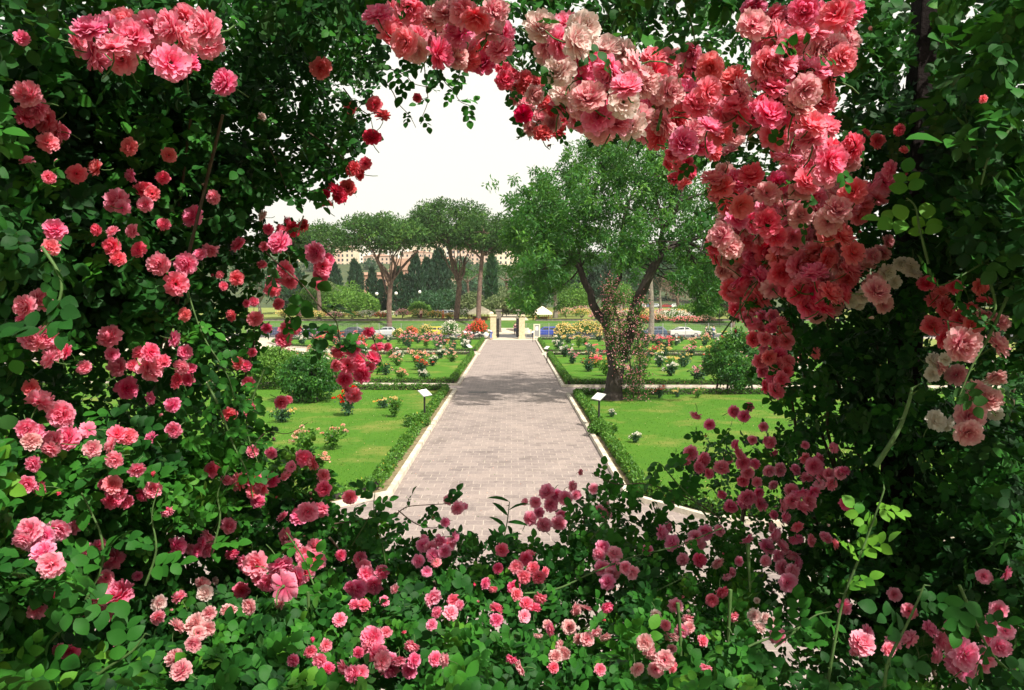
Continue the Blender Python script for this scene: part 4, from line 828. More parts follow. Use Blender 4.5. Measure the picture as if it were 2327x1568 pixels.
# ------------------------------------------------------------------ motorcycles by the fence
def motorcycle(x, y, rz, c, label):
    e = empty('motorcycle', (x, y, .0), label, 'motorcycle', 'motorcycles parked by the fence', rz)
    for sx in (-.65, .65):
        w = MB(); T = 18; prof = [(.22, -.04), (.29, -.055), (.31, 0), (.29, .055), (.22, .04)]; V = [(r*math.cos(2*math.pi*j/T), yy, r*math.sin(2*math.pi*j/T)) for r, yy in prof for j in range(T)]; w.add(V, [(i*T+j, i*T+(j+1) % T, (i+1)*T+(j+1) % T, (i+1)*T+j) for i in range(4) for j in range(T)]); o = w.obj('wheel', M['rubber'], e); o.location = (sx, 0, .31)
        r = MB(); [r.tube([(0, 0, 0), (.23*math.cos(a), 0, .23*math.sin(a))], .012, 4) for a in np.linspace(0, 6.28, 9)[:-1]]; r.obj('rim', M['alloy'], o)
    b = MB(); b.tube([(-.66, 0, .33), (-.5, 0, .62), (-.4, 0, 1.0)], .035, 6); b.tube([(.62, .09, .33), (.2, .06, .45), (-.3, 0, .75)], .035, 6); b.box((0, 0, .42), (.45, .26, .32)); b.obj('frame', M['metal_dark'], e)
    b = MB(); b.lathe([(.02, -.12), (.15, -.08), (.17, .05), (.1, .13), (0, .15)], (-.14, 0, .82), 10); b.tube([(.75, 0, .66), (.5, 0, .72), (.3, 0, .6)], [.08, .12, .1], 8); b.box((-.5, 0, .78), (.06, .34, .5), top=.7); b.obj('fairing', paint(c), e)
    b = MB(); b.tube([(.08, 0, .80), (.35, 0, .80), (.62, 0, .86)], [.09, .13, .1], 8); b.obj('seat', M['rubber'], e); b = MB(); b.tube([(-.36, -.32, 1.0), (-.42, -.12, 1.03), (-.42, .12, 1.03), (-.36, .32, 1.0)], .018, 6); b.obj('handlebar', M['alloy'], e)
    b = MB(); b.lathe([(.03, -.05), (.09, -.03), (.09, .04), (0, .06)], (-.56, 0, .88), 8); b.obj('headlight', M['clear_lens'], e); return e
motorcycle(P(1074, 770, 97).x, 97.0, .35, (.5, .5, .5), 'silver motorcycle with bare wheels left of the gate'); motorcycle(P(1092, 770, 97.2).x, 97.3, .1, (.66, .64, .58), 'white scooter like motorcycle between the silver one and the stooping man'); motorcycle(P(1058, 770, 97.4).x, 97.6, -.3, (.12, .03, .02), 'dark motorcycle standing farthest from the gate')
g = P(1105, 770, 96.6); e = empty('round_basket', (g.x, 96.6, .45), 'round white pannier bag held by the stooping man', 'bag'); f = MB(); f.lathe([(.02, -.36), (.22, -.28), (.31, -.05), (.3, .12), (.2, .3), (.05, .36)], (0, 0, .15), 14); f.obj('bag', M['white_paint'], e, True); f = MB(); f.tube([(-.15, 0, .45), (-.1, 0, .62), (.1, 0, .62), (.15, 0, .45)], .02, 5); f.obj('handle', M['wood'], e)
# ------------------------------------------------------------------ people
def skin_mesh(name, verts, edges, rad, m, parent, sub=1):
    me = bpy.data.meshes.new(name); me.from_pydata([tuple(v) for v in verts], edges, []); o = bpy.data.objects.new(name, me); COL.objects.link(o)
    md = o.modifiers.new('skin', 'SKIN'); md.use_smooth_shade = True
    for i, r in enumerate(rad): me.skin_vertices[0].data[i].radius = (r, r) if np.isscalar(r) else r
    me.skin_vertices[0].data[0].use_root = True
    s = o.modifiers.new('sub', 'SUBSURF'); s.levels = s.render_levels = sub
    dg = bpy.context.evaluated_depsgraph_get(); m2 = bpy.data.meshes.new_from_object(o.evaluated_get(dg)); bpy.data.objects.remove(o); bpy.data.meshes.remove(me)
    m2.name = name; m2.materials.clear(); m2.materials.append(m)
    return child(name, m2, parent)
def person(x, y, z, rz, pose, shirt, trousers, label, hair=(.03, .02, .015)):
    "pose: joint dict; x forward is -Y in the local frame"
    e = empty('person', (x, y, z), label, 'person', None, rz); J = {k: np.array(v, float) for k, v in pose.items()}
    V = []; E = []; R = []
    def put(p, r, par=None):
        V.append(p); R.append(r); i = len(V)-1
        if par is not None: E.append((par, i))
        return i
    pel = put(J['pelvis'], (.15, .11)); wa = put(J['waist'], (.135, .10), pel); ch = put(J['chest'], (.165, .115), wa); nk = put(J['neck'], .055, ch); ja = put(J['head']*.55+J['neck']*.45+np.array([0, -.02, 0]), .075, nk); hd = put(J['head'], .098, ja); put(J['head']+(J['head']-J['neck'])*.28, .075, hd)
    for s in 'lr':
        sh = put(J['sh_'+s], .062, ch); el = put(J['el_'+s], .045, sh); wr = put(J['wr_'+s], .03, el); d = unit(J['wr_'+s]-J['el_'+s]); pm = put(J['wr_'+s]+d*.07, .036, wr); side = unit(np.cross(d, [0, 0, 1.])+1e-3)
        for k, ln in zip((-1.5, -.5, .5, 1.5), (.075, .09, .085, .065)):
            a = put(J['wr_'+s]+d*.105+side*.018*k, .0095, pm); b_ = put(J['wr_'+s]+d*(.105+ln*.55)+side*.019*k+np.array([0, -.008, -.004]), .0088, a); put(J['wr_'+s]+d*(.105+ln)+side*.018*k+np.array([0, -.022, -.01]), .0075, b_)
        a = put(J['wr_'+s]+d*.05+side*.045, .011, wr); put(J['wr_'+s]+d*.10+side*.06+np.array([0, -.01, 0]), .009, a)
        hp = put(J['hp_'+s], .095, pel); kn = put(J['kn_'+s], .062, hp); an = put(J['an_'+s], .042, kn); put(J['an_'+s]+np.array([0, -.15, -.05]), .036, an)
    skin_mesh('body', V, E, R, M['skin'], e)
    # face: nose, ears, eyes
    h = J['head']; fwd = unit(np.cross(unit(J['head']-J['neck']), [1., 0, 0])); fwd = fwd if fwd[1] < 0 else -fwd; f = MB(); f.tube([h+fwd*.09, h+fwd*.125-np.array([0, 0, .025])], [.012, .016], 5)
    for s in (-1, 1): f.tube([h+np.array([s*.092, 0, .01]), h+np.array([s*.108, .01, -.02])], .016, 5)
    f.obj('nose_and_ears', M['skin'], e); f = MB()
    for s in (-1, 1): f.lathe([(.001, -.012), (.011, 0), (.001, .012)], h+fwd*.092+np.array([s*.034, 0, .018]), 6)
    f.obj('eyes', M['rubber'], e)
    axis = unit(J['head']-J['neck']); hm = MB(); Vh = []
    for i in range(7):
        for j in range(12):
            t = i/6*1.75; a = 2*math.pi*j/12; p = axis*math.cos(t)+(np.array([1., 0, 0])*math.cos(a)+(-fwd)*math.sin(a))*math.sin(t)
            k = .118 if not (t > 1.0 and math.sin(a) < -.1) else .06
            Vh.append(h+axis*.02+p*k)
    hm.add(Vh, [(i*12+j, i*12+(j+1) % 12, (i+1)*12+(j+1) % 12, (i+1)*12+j) for i in range(6) for j in range(12)]); hm.obj('hair', flat('hair_colour', hair, .6), e, True)
    V2 = [J['pelvis']+unit(J['waist']-J['pelvis'])*.03, J['waist'], J['chest'], J['chest']*.45+J['neck']*.55]; E2 = [(0, 1), (1, 2), (2, 3)]; R2 = [(.165, .125), (.155, .118), (.185, .132), .08]
    for s in 'lr': i = len(V2); V2 += [J['sh_'+s], J['sh_'+s]*.35+J['el_'+s]*.65]; E2 += [(2, i), (i, i+1)]; R2 += [.08, .068]
    skin_mesh('shirt', V2, E2, R2, flat('shirt_cloth', shirt, .85), e)
    V3 = [J['pelvis']]; E3 = []; R3 = [(.168, .125)]
    for s in 'lr': i = len(V3); V3 += [J['hp_'+s], J['kn_'+s], J['an_'+s]+np.array([0, 0, .03])]; E3 += [(0, i), (i, i+1), (i+1, i+2)]; R3 += [.112, .08, .062]
    skin_mesh('trousers', V3, E3, R3, flat('trouser_cloth', trousers, .85), e)
    for s in 'lr': b_ = MB(); a = J['an_'+s]; b_.tube([a+np.array([0, .07, -.05]), a+np.array([0, -.05, -.055]), a+np.array([0, -.17, -.065])], [.045, .052, .036], 8); b_.obj('shoe', M['rubber'], e, True)
    return e
def standing(st=.18, arm=.0):
    return dict(pelvis=(0, 0, .95), waist=(0, 0, 1.1), chest=(0, 0, 1.32), neck=(0, -.01, 1.5), head=(0, -.03, 1.63), sh_l=(.2, 0, 1.40), sh_r=(-.2, 0, 1.40), el_l=(.25, .03+arm, 1.12), el_r=(-.25, .03-arm, 1.12), wr_l=(.25, -.04+arm*1.5, .88), wr_r=(-.25, -.06-arm*1.5, .88),
        hp_l=(.1, 0, .9), hp_r=(-.1, 0, .9), kn_l=(.1, -st*.6, .5), kn_r=(-.1, st*.25, .5), an_l=(.1, -st, .09), an_r=(-.1, st, .10))
bend = dict(pelvis=(0, .25, .92), waist=(0, .12, 1.05), chest=(0, -.12, 1.16), neck=(0, -.30, 1.20), head=(0, -.42, 1.17), sh_l=(.2, -.16, 1.18), sh_r=(-.2, -.16, 1.18), el_l=(.22, -.25, .92), el_r=(-.22, -.28, .92), wr_l=(.15, -.42, .74), wr_r=(-.15, -.45, .74), hp_l=(.1, .22, .88), hp_r=(-.1, .22, .88), kn_l=(.11, .08, .48), kn_r=(-.11, .18, .48), an_l=(.11, .1, .09), an_r=(-.12, .28, .09))
person(P(1113, 771, 96.6).x, 96.6, .01, -math.pi/2, bend, (.62, .62, .74), (.12, .16, .42), 'stooping man in a white shirt and blue trousers by the left gate pillar')
person(P(1171, 757, 110).x, 110, 0, math.pi, standing(.2, .08), (.10, .02, .06), (.02, .02, .05), 'dark clothed person walking away through the gate'); person(P(1174.5, 757, 111.5).x, 111.5, 0, math.pi, standing(-.18, -.06), (.22, .02, .03), (.03, .02, .02), 'person in dark red walking beside another in the gate')
person(P(1605, 771, 97.5).x, 97.5, .01, .5, standing(.26, .12), (.012, .014, .03), (.012, .014, .03), 'person in black walking on the right, left one of the couple'); person(P(1621, 771, 97.2).x, 97.2, .01, .4, standing(-.24, -.1), (.10, .14, .30), (.03, .05, .22), 'person in a grey blue top walking on the right, right one of the couple')
person(P(1007, 732, 128).x, 128, hz(128), 1.2, standing(.14, .05), (.65, .16, .02), (.6, .14, .02), 'person in orange standing by the white car across the road'); person(P(957, 731, 128).x, 128, hz(128), .2, standing(.1), (.5, .3, .25), (.12, .04, .03), 'small far person in pinkish top on the terrace path')
# ------------------------------------------------------------------ town on the hill
def window_part(parent, x, y, z, w, h, rz=0):
    f = MB(); f.box((x, y, z), (w, .12, h)); return f.obj('window', M['glass'], parent)
def block(wd, dp, ht, m, floors, cols, roof):
    e = empty('apartment_block', (0, 0, 0), None, 'building', 'houses of the town on the hill'); f = MB(); f.box((0, 0, ht/2), (wd, dp, ht)); f.obj('wall', M[m], e); f = MB()
    if roof == 'hip': f.box((0, 0, ht+.9), (wd+.9, dp+.9, 1.8), top=.25)
    else: f.box((0, 0, ht+.15), (wd+.4, dp+.4, .3)); f.box((wd*.2, 0, ht+1.2), (wd*.3, dp*.4, 1.8))
    f.obj('roof', M['roof_tile' if roof == 'hip' else 'plaster_white'], e)
    for r in range(floors):
        for c in range(cols): window_part(e, -wd/2+wd*(c+.5)/cols, -dp/2-.01, 1.9+r*(ht-1.2)/floors, wd/cols*.36, (ht/floors)*.5)
    return e
protos = [block(16, 11, 13, 'plaster_cream', 4, 5, 'hip'), block(22, 12, 16, 'plaster_white', 5, 6, 'flat'), block(13, 10, 18, 'plaster_pink', 5, 4, 'flat'), block(26, 12, 11, 'plaster_pink', 3, 7, 'hip')]
KN = ['cream', 'white flat roofed', 'pinkish tower like', 'long pinkish']; used = set()
TOWN = [(760, 590, 620, 1), (785, 602, 540, 0), (808, 588, 680, 2), (826, 600, 560, 1), (845, 590, 650, 0), (865, 606, 520, 3), (888, 590, 640, 2), (905, 602, 560, 1), (925, 592, 640, 0), (948, 604, 560, 3), (968, 590, 700, 1), (985, 600, 600, 0), (1000, 586, 720, 2), (1018, 596, 640, 1), (1060, 586, 700, 0), (1078, 600, 560, 3), (1105, 600, 600, 1), (1128, 590, 660, 2), (1145, 604, 560, 0), (1165, 594, 640, 1), (740, 604, 540, 3), (700, 600, 580, 0), (1045, 606, 560, 2), (1190, 602, 580, 3), (820, 580, 820, 1), (900, 578, 830, 0), (960, 576, 860, 2), (1090, 576, 850, 1), (1120, 580, 800, 3)]
for i, (px, py, Y, k) in enumerate(TOWN):
    e = protos[k] if k not in used else copy_tree(protos[k]); used.add(k)
    e.location = (P(px, py, Y).x, Y, hz(Y)-2); e.rotation_euler[2] = random.uniform(-.35, .35); s = random.uniform(.8, 1.15); e.scale = (s, s, s)
    side = 'left of the candelabra pine' if px < 850 else 'right of the candelabra boughs' if px < 1000 else 'between the tall pine stems' if px < 1120 else 'right of the slim cypress'
    tag(e, f'{KN[k]} hill house {side}, {"high up" if Y > 640 else "half way up" if Y > 560 else "low down"}')
def long_building(px, base, Y, wpx, hpx, m, roofpx, label, cols, floors=1):
    a = P(px, base, Y); w = wpx/FPX*Y; h = hpx/FPX*Y; e = empty('long_building', (a.x, Y, a.z-4), label, 'building'); f = MB(); f.box((0, 0, (h+4)/2), (w, 12, h+4)); f.obj('wall', M[m], e); rh = roofpx/FPX*Y; f = MB(); f.box((0, 0, h+4+rh/2), (w+1.2, 13, rh), top=.72); f.obj('roof', M['roof_tile'], e)
    for r in range(floors):
        for c in range(cols): window_part(e, -w/2+w*(c+.5)/cols, -6.01, 4+h*(r+.55)/floors, w/cols*.22, h/floors*.42)
long_building(860, 668, 300, 96, 42, 'brick_wall', 6, 'long reddish brick building behind the cypresses', 9, 1); long_building(935, 640, 380, 90, 25, 'brick_wall', 26, 'brick hall with a broad sloping roof behind the candelabra pine', 6, 1); long_building(1015, 632, 390, 40, 34, 'plaster_pink', 12, 'pinkish building with an arched end between the tall pine stems', 3, 1)
for i in range(34):   # trees of the slope
    px = random.uniform(640, 1200); Y = random.choice([300, 340, 420, 480, 560, 650]); w = random.uniform(9, 15); b = P(px, 650, Y)
    e = empty('slope_tree', (b.x, Y, hz(Y)-.5), None, 'tree', 'trees scattered over the town hill'); c = MB(); t = MB(); h = random.uniform(6, 10)
    t.tube([(b.x, Y, hz(Y)-1), (b.x, Y, hz(Y)+h*.6)], [.5, .3], 6)
    for k in range(12): p = rdir(1)[0]; clump(c, (b.x+p[0]*w*.35, Y+p[1]*w*.35, hz(Y)+h*(.55+.3*p[2])), w*.2, 46, 1.3, .8, rng.normal(.4, .15))
    t.obj('trunk', M['bark_grey'], e, local=False); c.obj('crown', M['dark_leaf'], e, local=False); tag(e, f'dark rounded tree on the town hill {"low on the slope" if Y < 400 else "half way up" if Y < 600 else "near the crest"}')
# ------------------------------------------------------------------ the rose arch and banks of the foreground
OPEN = [(880,105),(950,142),(1000,158),(1085,172),(1135,165),(1160,205),(1185,300),(1245,318),(1290,285),(1345,318),(1440,318),(1500,335),(1590,375),(1612,410),(1595,440),(1622,540),(1640,640),(1690,720),(1725,800),(1745,900),(1765,935),(1705,945),(1640,975),(1560,1000),(1530,1055),(1560,1095),(1590,1130),(1545,1165),(1490,1135),(1440,1100),(1390,1090),(1330,1120),(1300,1160),(1265,1225),(1200,1235),(1100,1222),(1040,1210),(960,1215),(890,1225),(880,1150),(820,1130),(760,1150),(735,1080),(700,1020),(640,1005),(610,960),(595,900),(602,800),(655,745),(600,700),(612,645),(655,615),(700,560),(650,495),(585,480),(625,430),(700,425),(745,455),(800,420),(828,370),(795,330),(838,310),(862,215),(868,150)]
SHADED = [[(-150,60),(420,140),(560,180),(560,480),(470,560),(410,720),(180,760),(-150,660)], [(1960,230),(2480,250),(2480,650),(2090,640),(2110,900),(2480,1010),(2480,1400),(2000,1500),(1800,1450),(1780,1000),(1900,760),(2050,640),(2030,450)]]
POST = [(2070, -90), (2145, -90), (2118, 330), (2108, 470), (2052, 470), (2062, 330)]
THIN = [(560,-50),(900,-50),(870,300),(800,430),(560,480),(520,330)]
_g = rng.normal(size=(64, 64))
def vnoise(x, y, s):
    x, y = np.asarray(x)/s+100, np.asarray(y)/s+100; i, j = np.floor(x).astype(int), np.floor(y).astype(int); u, v = x-i, y-j; u = u*u*(3-2*u); v = v*v*(3-2*v)
    g = lambda a, b: _g[a % 64, b % 64]
    return g(i, j)*(1-u)*(1-v)+g(i+1, j)*u*(1-v)+g(i, j+1)*(1-u)*v+g(i+1, j+1)*u*v
def front(px, py):
    px, py = np.asarray(px, float), np.asarray(py, float)
    return 1.38+1.35*np.clip(np.minimum.reduce([px/760, (2327-px)/660, (1600-py)/430, py/330+.42]), 0, 1)+.40*np.clip((px-1500)/600, 0, 1)*np.clip((py-480)/260, 0, 1)+.12*vnoise(px, py, 130)
PLANTS = {   # name of region -> (base on the terrace, label)
 'lu': ((-1.9, 2.6), 'left climbing rose in deep shade at the top with sky glinting through its leaves'), 'lm': ((-1.55, 2.9), 'left climbing rose half way up with scattered salmon pink blooms beside the lawn'),
 'll': ((-1.2, 2.1), 'bushy pink rose filling the lower left corner with broad lit leaves'), 'bl': ((-.45, 2.6), 'pink rose bush in front of the paved path, left of centre'), 'br': ((.42, 2.7), 'lower pink rose bush in front of the paved path, right of centre'),
 'rl': ((1.15, 2.4), 'rose bush at the lower right with magenta pink clusters and tall bare canes'), 'rm': ((1.75, 2.6), 'dark right climbing rose with white and pale pink blooms near the edge'), 'ru': ((2.0, 2.7), 'right climbing rose round the dark pergola post at the top right, nearly without blooms'),
 'tl': ((-.2, 3.3), 'rose spray hanging over the sky at top centre, red below and pale on top'), 'tr': ((1.3, 3.2), 'densest pink rose mass arching over the upper right'), 'rc': ((1.5, 3.0), 'coral pink rose cascade falling down the right side of the opening')}
def region(px, py):
    px, py = np.asarray(px, float), np.asarray(py, float); r = np.full(px.shape, 'll', dtype='<U2')
    def s(c, k): r[c] = k
    s(px < 850, 'll'); s((px < 850) & (py < 1040), 'lm'); s((px < 850) & (py < 540), 'lu'); s((px >= 560) & (px < 1090) & (py >= 1040), 'bl'); s((px >= 1090) & (px < 1640) & (py >= 980), 'br')
    s((px >= 1640) & (py >= 1000), 'rl'); s((px >= 1900) & (py < 1000), 'rm'); s((px >= 1960) & (py < 560), 'ru'); s((px >= 840) & (px < 1450) & (py < 540), 'tl'); s((px >= 1450) & (px < 1960) & (py < 360), 'tr'); s((px >= 1450) & (px < 1930) & (py >= 360) & (py < 1000), 'rc')
    return r
# ---- blooms: (x, y, radius) on the photo grid
def B(c, s): return [(c, *[float(v) for v in t.split(',')]) for t in s.split()]
BLO = []
BLO += B('pink', '200,60,38 185,95,36 240,62,36 255,100,38 222,125,36 275,132,36 300,80,38 340,65,36 382,60,38 392,140,44 425,90,36 462,62,42 472,95,36 507,185,30 50,85,18 60,212,30 78,245,27')
BLO += B('rose', '350,112,34 320,102,30 420,140,30 345,45,34 415,45,34 280,50,34 100,272,27 122,300,25 62,262,26 110,322,24 140,300,18')
BLO += B('coral', '730,155,24 293,333,19 385,352,18 370,403,16 175,395,22 215,380,20 330,430,24 345,440,17 795,245,16 850,236,18 538,632,17 948,222,11 830,372,14')
BLO += B('red', '845,310,21 858,306,18 870,262,17 800,382,18 818,394,16 742,462,15 765,430,22 790,425,20 772,446,18 852,228,12 668,520,18 688,512,17 740,440,12')
BLO += B('pink', '262,455,28 280,470,18 435,490,26 125,520,25 360,600,24 420,600,27 478,570,20 632,550,28 715,575,24 247,762,28 398,770,20 422,800,17 345,835,30 265,832,24 392,920,18 393,978,20 342,993,16 340,905,16')
BLO += B('rose', '400,645,28 538,553,20 290,882,26 265,985,22 292,992,22 370,820,18 300,830,14 430,835,16 345,800,22 315,800,15 735,605,22 745,590,16 728,625,18 650,612,20 622,642,21 632,690,14 618,657,18 720,647,13 660,640,18 655,505,14 640,520,14')
BLO += B('rose', '580,725,18 576,685,12 560,690,10 653,750,22 645,770,20 670,745,16 605,745,13 558,830,14 563,870,16 565,918,12 573,800,10 500,625,10 508,650,11 595,600,12 600,560,12 610,520,13')
BLO += B('rose', '770,800,21 800,790,20 790,830,22 822,850,22 850,812,20 835,838,18 785,862,20 802,897,20 858,790,16 880,788,12 838,755,15 750,750,12 765,830,16 815,815,18 790,885,14 640,915,17 655,908,11')
BLO += B('pale', '595,490,13 596,265,10 612,745,12 640,535,11 676,712,10')
BLO += B('pink', '95,680,28 55,695,26 78,770,26 105,765,26 120,800,25 60,775,24 50,720,18 93,908,31 137,942,34 80,980,22 60,975,24 115,1002,26 150,995,31 75,1055,18 110,815,22')
BLO += B('rose', '255,1100,20 255,1135,22 285,1140,18 320,1125,18 270,1120,18 540,1095,20 575,1085,20 590,1105,25 618,1090,18 575,1117,17 690,1040,20 710,1052,18 735,1080,16 735,1110,18 795,1130,17')
BLO += B('pink', '348,1112,21 330,1130,16 648,1080,14 615,1030,14 700,1165,24 680,1172,20 725,1160,22 640,1172,15 660,1060,13 515,1090,14')
BLO += B('mauve', '65,1205,28 70,1228,26 130,1208,30 165,1190,26 95,1250,28 115,1285,32 188,1255,28 50,1230,22 100,1220,24')
BLO += B('pink', '255,1270,28 240,1312,20 235,1342,23 270,1347,32 405,1240,22 430,1250,16 470,1220,18 470,1250,20 312,1308,11 450,1252,16 415,1232,16')
BLO += B('light', '405,1420,20 440,1415,25 475,1395,18 470,1430,21 395,1495,22 410,1522,25 450,1440,18')
BLO += B('pale', '363,1370,18 465,1348,20 490,1320,10')
BLO += B('pink', '580,1283,30 560,1283,24 640,1290,30 665,1240,20 690,1262,20 720,1275,22 610,1325,24 650,1330,35 690,1300,25 715,1242,20 625,1310,24 670,1315,26 590,1315,18')
BLO += B('pink', '820,1270,18 832,1305,20 812,1340,24 848,1332,22 868,1300,17 805,1373,14 875,1365,13 828,1288,18 795,1335,15 845,1450,28 835,1465,22 858,1485,26 872,1502,24 885,1522,24 780,1520,20 800,1532,22 905,1505,20 935,1470,18 942,1500,18 930,1525,20 990,1497,17 820,1530,20')
BLO += B('mauve', '1000,1230,17 962,1240,17 985,1262,17 1010,1252,16 1035,1222,16 950,1275,15 1040,1155,17 1020,1135,12 1055,1150,10 1012,1187,12 970,1300,13 985,1360,20 1025,1390,20 1043,1375,13 980,1245,16 1020,1238,16 965,1222,12')
BLO += B('mauve', '1205,1177,17 1237,1192,18 1270,1187,18 1242,1117,18 1262,1127,18 1302,1105,14 1285,1132,18 1216,1142,15 1252,1147,17 1350,1110,12 1320,1073,8 1192,1140,9 1225,1165,14 1310,1125,13 1230,1190,16 1275,1170,14')
BLO += B('rose', '1140,1250,15 1195,1270,16 1212,1290,16 1190,1312,17 1225,1312,16 1168,1335,16 1197,1370,18 1227,1360,16 1120,1340,11 1205,1255,13 1240,1300,12 1175,1350,14 1215,1380,14')
BLO += B('mauve', '1370,1245,18 1397,1257,18 1367,1290,18 1392,1302,18 1422,1290,16 1437,1302,16 1380,1322,19 1470,1250,15 1377,1167,14 1362,1157,11 1360,1260,16 1400,1285,17 1505,1210,19 1525,1232,19 1518,1198,14 1580,1222,19 1602,1212,20 1590,1236,16 1636,1205,14 1570,1235,14')
BLO += B('light', '1245,1420,13 1270,1470,18 1262,1490,17 1222,1445,12 1310,1385,16 1332,1380,14 1335,1452,18 1355,1440,17 1376,1450,14 1316,1452,14 1465,1460,19 1482,1490,22 1510,1500,22 1527,1475,12 1450,1522,17 1490,1522,20 1565,1425,14 1563,1408,14 1475,1475,18 1280,1485,16')
BLO += B('pale', '1490,1398,15 1715,1400,15 1727,1425,17 1756,1415,14 1720,1365,8 1740,1405,14')
BLO += B('mauve', '1665,1300,12 1652,1312,12 1680,1275,12 1745,1240,20 1762,1215,18 1752,1252,20 1780,1240,20 1800,1262,18 1756,1200,16 1780,1290,20 1792,1325,22 1802,1300,18 1815,1280,16 1770,1265,18 1805,1325,16 1740,1275,14')
BLO += B('pink', '1600,1045,18 1570,1030,18 1640,1060,18 1590,1062,16 1690,1052,18 1682,1030,16 1700,1075,16 1660,1150,16 1700,1132,19 1690,1142,17 1730,1142,19 1820,1120,20 1802,1140,20 1842,1140,20 1850,1060,20 1872,1085,20 1835,1082,18 1580,945,15 1612,965,13 1668,935,15 1690,945,14 1702,925,12 1860,1045,16 1890,1100,16 1800,1115,18 1825,1150,20 1850,1120,18 1780,1150,16 1670,1010,12 1715,1055,13 1720,1095,13 1612,1075,14 1655,1045,12 1560,1045,13 1710,1000,11 1735,970,11 1740,1000,10 1760,1030,11')
BLO += B('pink', '1830,1010,11 1920,1068,13 1725,1120,12 1760,1170,12 1640,1125,11')
BLO += B('mauve', '1920,1378,20 1960,1460,29 1975,1440,22 1945,1475,20 2030,1460,17 2065,1450,20 2160,1420,14 2270,1385,20 2258,1420,26 2172,1475,26 2200,1490,36 2232,1500,30 2165,1512,26 2192,1518,28 2260,1445,28 2140,1455,22 2275,1470,24 2130,1490,20')
BLO += B('white', '2155,965,20 2035,640,17 1962,672,18 2080,620,16 2120,850,18 2150,815,16 2240,870,20 2262,940,18 2130,955,26 2065,607,23 2015,620,22 2048,600,16 1935,682,20 1950,690,14 2125,820,20')
BLO += B('light', '2205,945,33 2202,985,30 2250,948,28 2190,785,42 2140,830,24 2170,850,26 2222,880,28 2250,905,28 2265,860,24 2165,842,24 2272,780,32 2245,720,26 2275,730,22 2215,905,24 2240,925,24')
BLO += B('coral', '2125,680,22 2150,700,24 2120,740,24 2165,740,26 2150,770,26 2105,642,20 2200,700,24 2230,652,20 2170,650,20 2212,740,26 2185,725,24 2140,660,18 2240,680,18 2180,760,26')
BLO += B('light', '1995,660,30 2010,690,22 1985,580,22 2002,575,20 2020,548,17 1975,645,18 1990,640,22')
BLO += B('coral', '1855,803,13 1995,320,17 2045,295,14 2235,225,10 2055,340,10 1970,300,12 1850,800,14')
def fillp(poly, r, cols, seed, sep=1.0, jit=.2):
    g = np.random.default_rng(seed); xs = [p[0] for p in poly]; ys = [p[1] for p in poly]; out = []
    for _ in range(2600):
        x, y = g.uniform(min(xs), max(xs)), g.uniform(min(ys), max(ys))
        if inside(poly, np.array([x]), np.array([y]))[0] and all((x-a)**2+(y-b)**2 > (sep*r)**2 for _, a, b, _ in out): out.append((cols[int(g.integers(len(cols)))], x, y, r*g.uniform(1-jit, 1+jit*.6)))
    return out
BLO += fillp([(850,20),(1150,20),(1140,105),(1085,155),(1030,145),(980,125),(915,105),(880,90)], 34, ['rose', 'pink', 'pink', 'coral', 'light', 'coral'], 1, .85)
BLO += fillp([(1130,150),(1215,178),(1235,225),(1295,265),(1275,300),(1228,305),(1195,290),(1175,225),(1145,190)], 22, ['red', 'coral', 'coral', 'red', 'light'], 2, 1.05)
BLO += fillp([(1230,55),(1330,40),(1335,120),(1390,95),(1445,145),(1485,200),(1440,295),(1362,305),(1315,268),(1258,215),(1275,175),(1235,120)], 37, ['pale', 'light', 'light', 'pink', 'pale', 'rose', 'pink'], 3, .72)  # sunlight put into petal colour: pale blooms where the sun strikes
BLO += fillp([(1470,120),(1570,120),(1640,165),(1700,190),(1720,250),(1690,325),(1625,352),(1535,335),(1480,305),(1450,290),(1490,200)], 31, ['pink', 'light', 'pink', 'coral', 'light', 'rose'], 4, .80)
BLO += fillp([(1700,20),(1940,20),(1930,125),(1880,165),(1882,230),(1890,300),(1905,330),(1880,410),(1800,390),(1745,310),(1705,230),(1740,150)], 35, ['pink', 'rose', 'coral', 'pink', 'light', 'rose'], 5, .80)
BLO += fillp([(1615,395),(1700,385),(1755,440),(1790,380),(1900,345),(1940,330),(1930,400),(1950,470),(1910,500),(1955,560),(1990,575),(1955,620),(1935,655),(1880,712),(1825,715),(1785,640),(1725,685),(1680,695),(1655,640),(1620,560),(1645,500)], 28, ['coral', 'rose', 'coral', 'pink', 'light', 'light'], 6, .86)
BLO += fillp([(1955,440),(2020,385),(2030,410),(1990,470),(1950,505)], 24, ['pink', 'rose'], 7, 1.0)
BLO += fillp([(1510,345),(1570,360),(1580,385),(1555,420),(1520,405)], 18, ['coral', 'coral'], 8, 1.1)
BLO += fillp([(1690,690),(1740,700),(1785,745),(1795,840),(1772,905),(1742,880),(1722,795),(1698,735)], 18, ['coral', 'rose', 'rose', 'pink'], 9, 1.15)
BLO += fillp([(1650,600),(1720,690),(1700,730),(1660,690)], 22, ['coral', 'rose'], 10, 1.1)
for poly, r, cols, sd, n_ in (([(60,960),(560,1000),(700,1180),(560,1500),(60,1500)], 19, ['pink', 'rose', 'light', 'pink'], 21, 34), ([(560,1200),(1090,1290),(1640,1260),(1700,1530),(560,1530)], 16, ['pink', 'light', 'mauve', 'pink', 'rose'], 22, 52), ([(60,350),(520,380),(620,560),(580,950),(60,950)], 18, ['rose', 'coral', 'pink'], 23, 34), ([(1650,950),(1900,1000),(1950,1250),(1700,1230)], 16, ['rose', 'pink', 'mauve'], 24, 22), ([(1750,1380),(2290,1300),(2290,1530),(1750,1530)], 19, ['mauve', 'pink'], 25, 10)):
    cand = fillp(poly, r, cols, sd, 1.5); g = np.random.default_rng(sd); BLO += [cand[i] for i in g.permutation(len(cand))[:n_]]
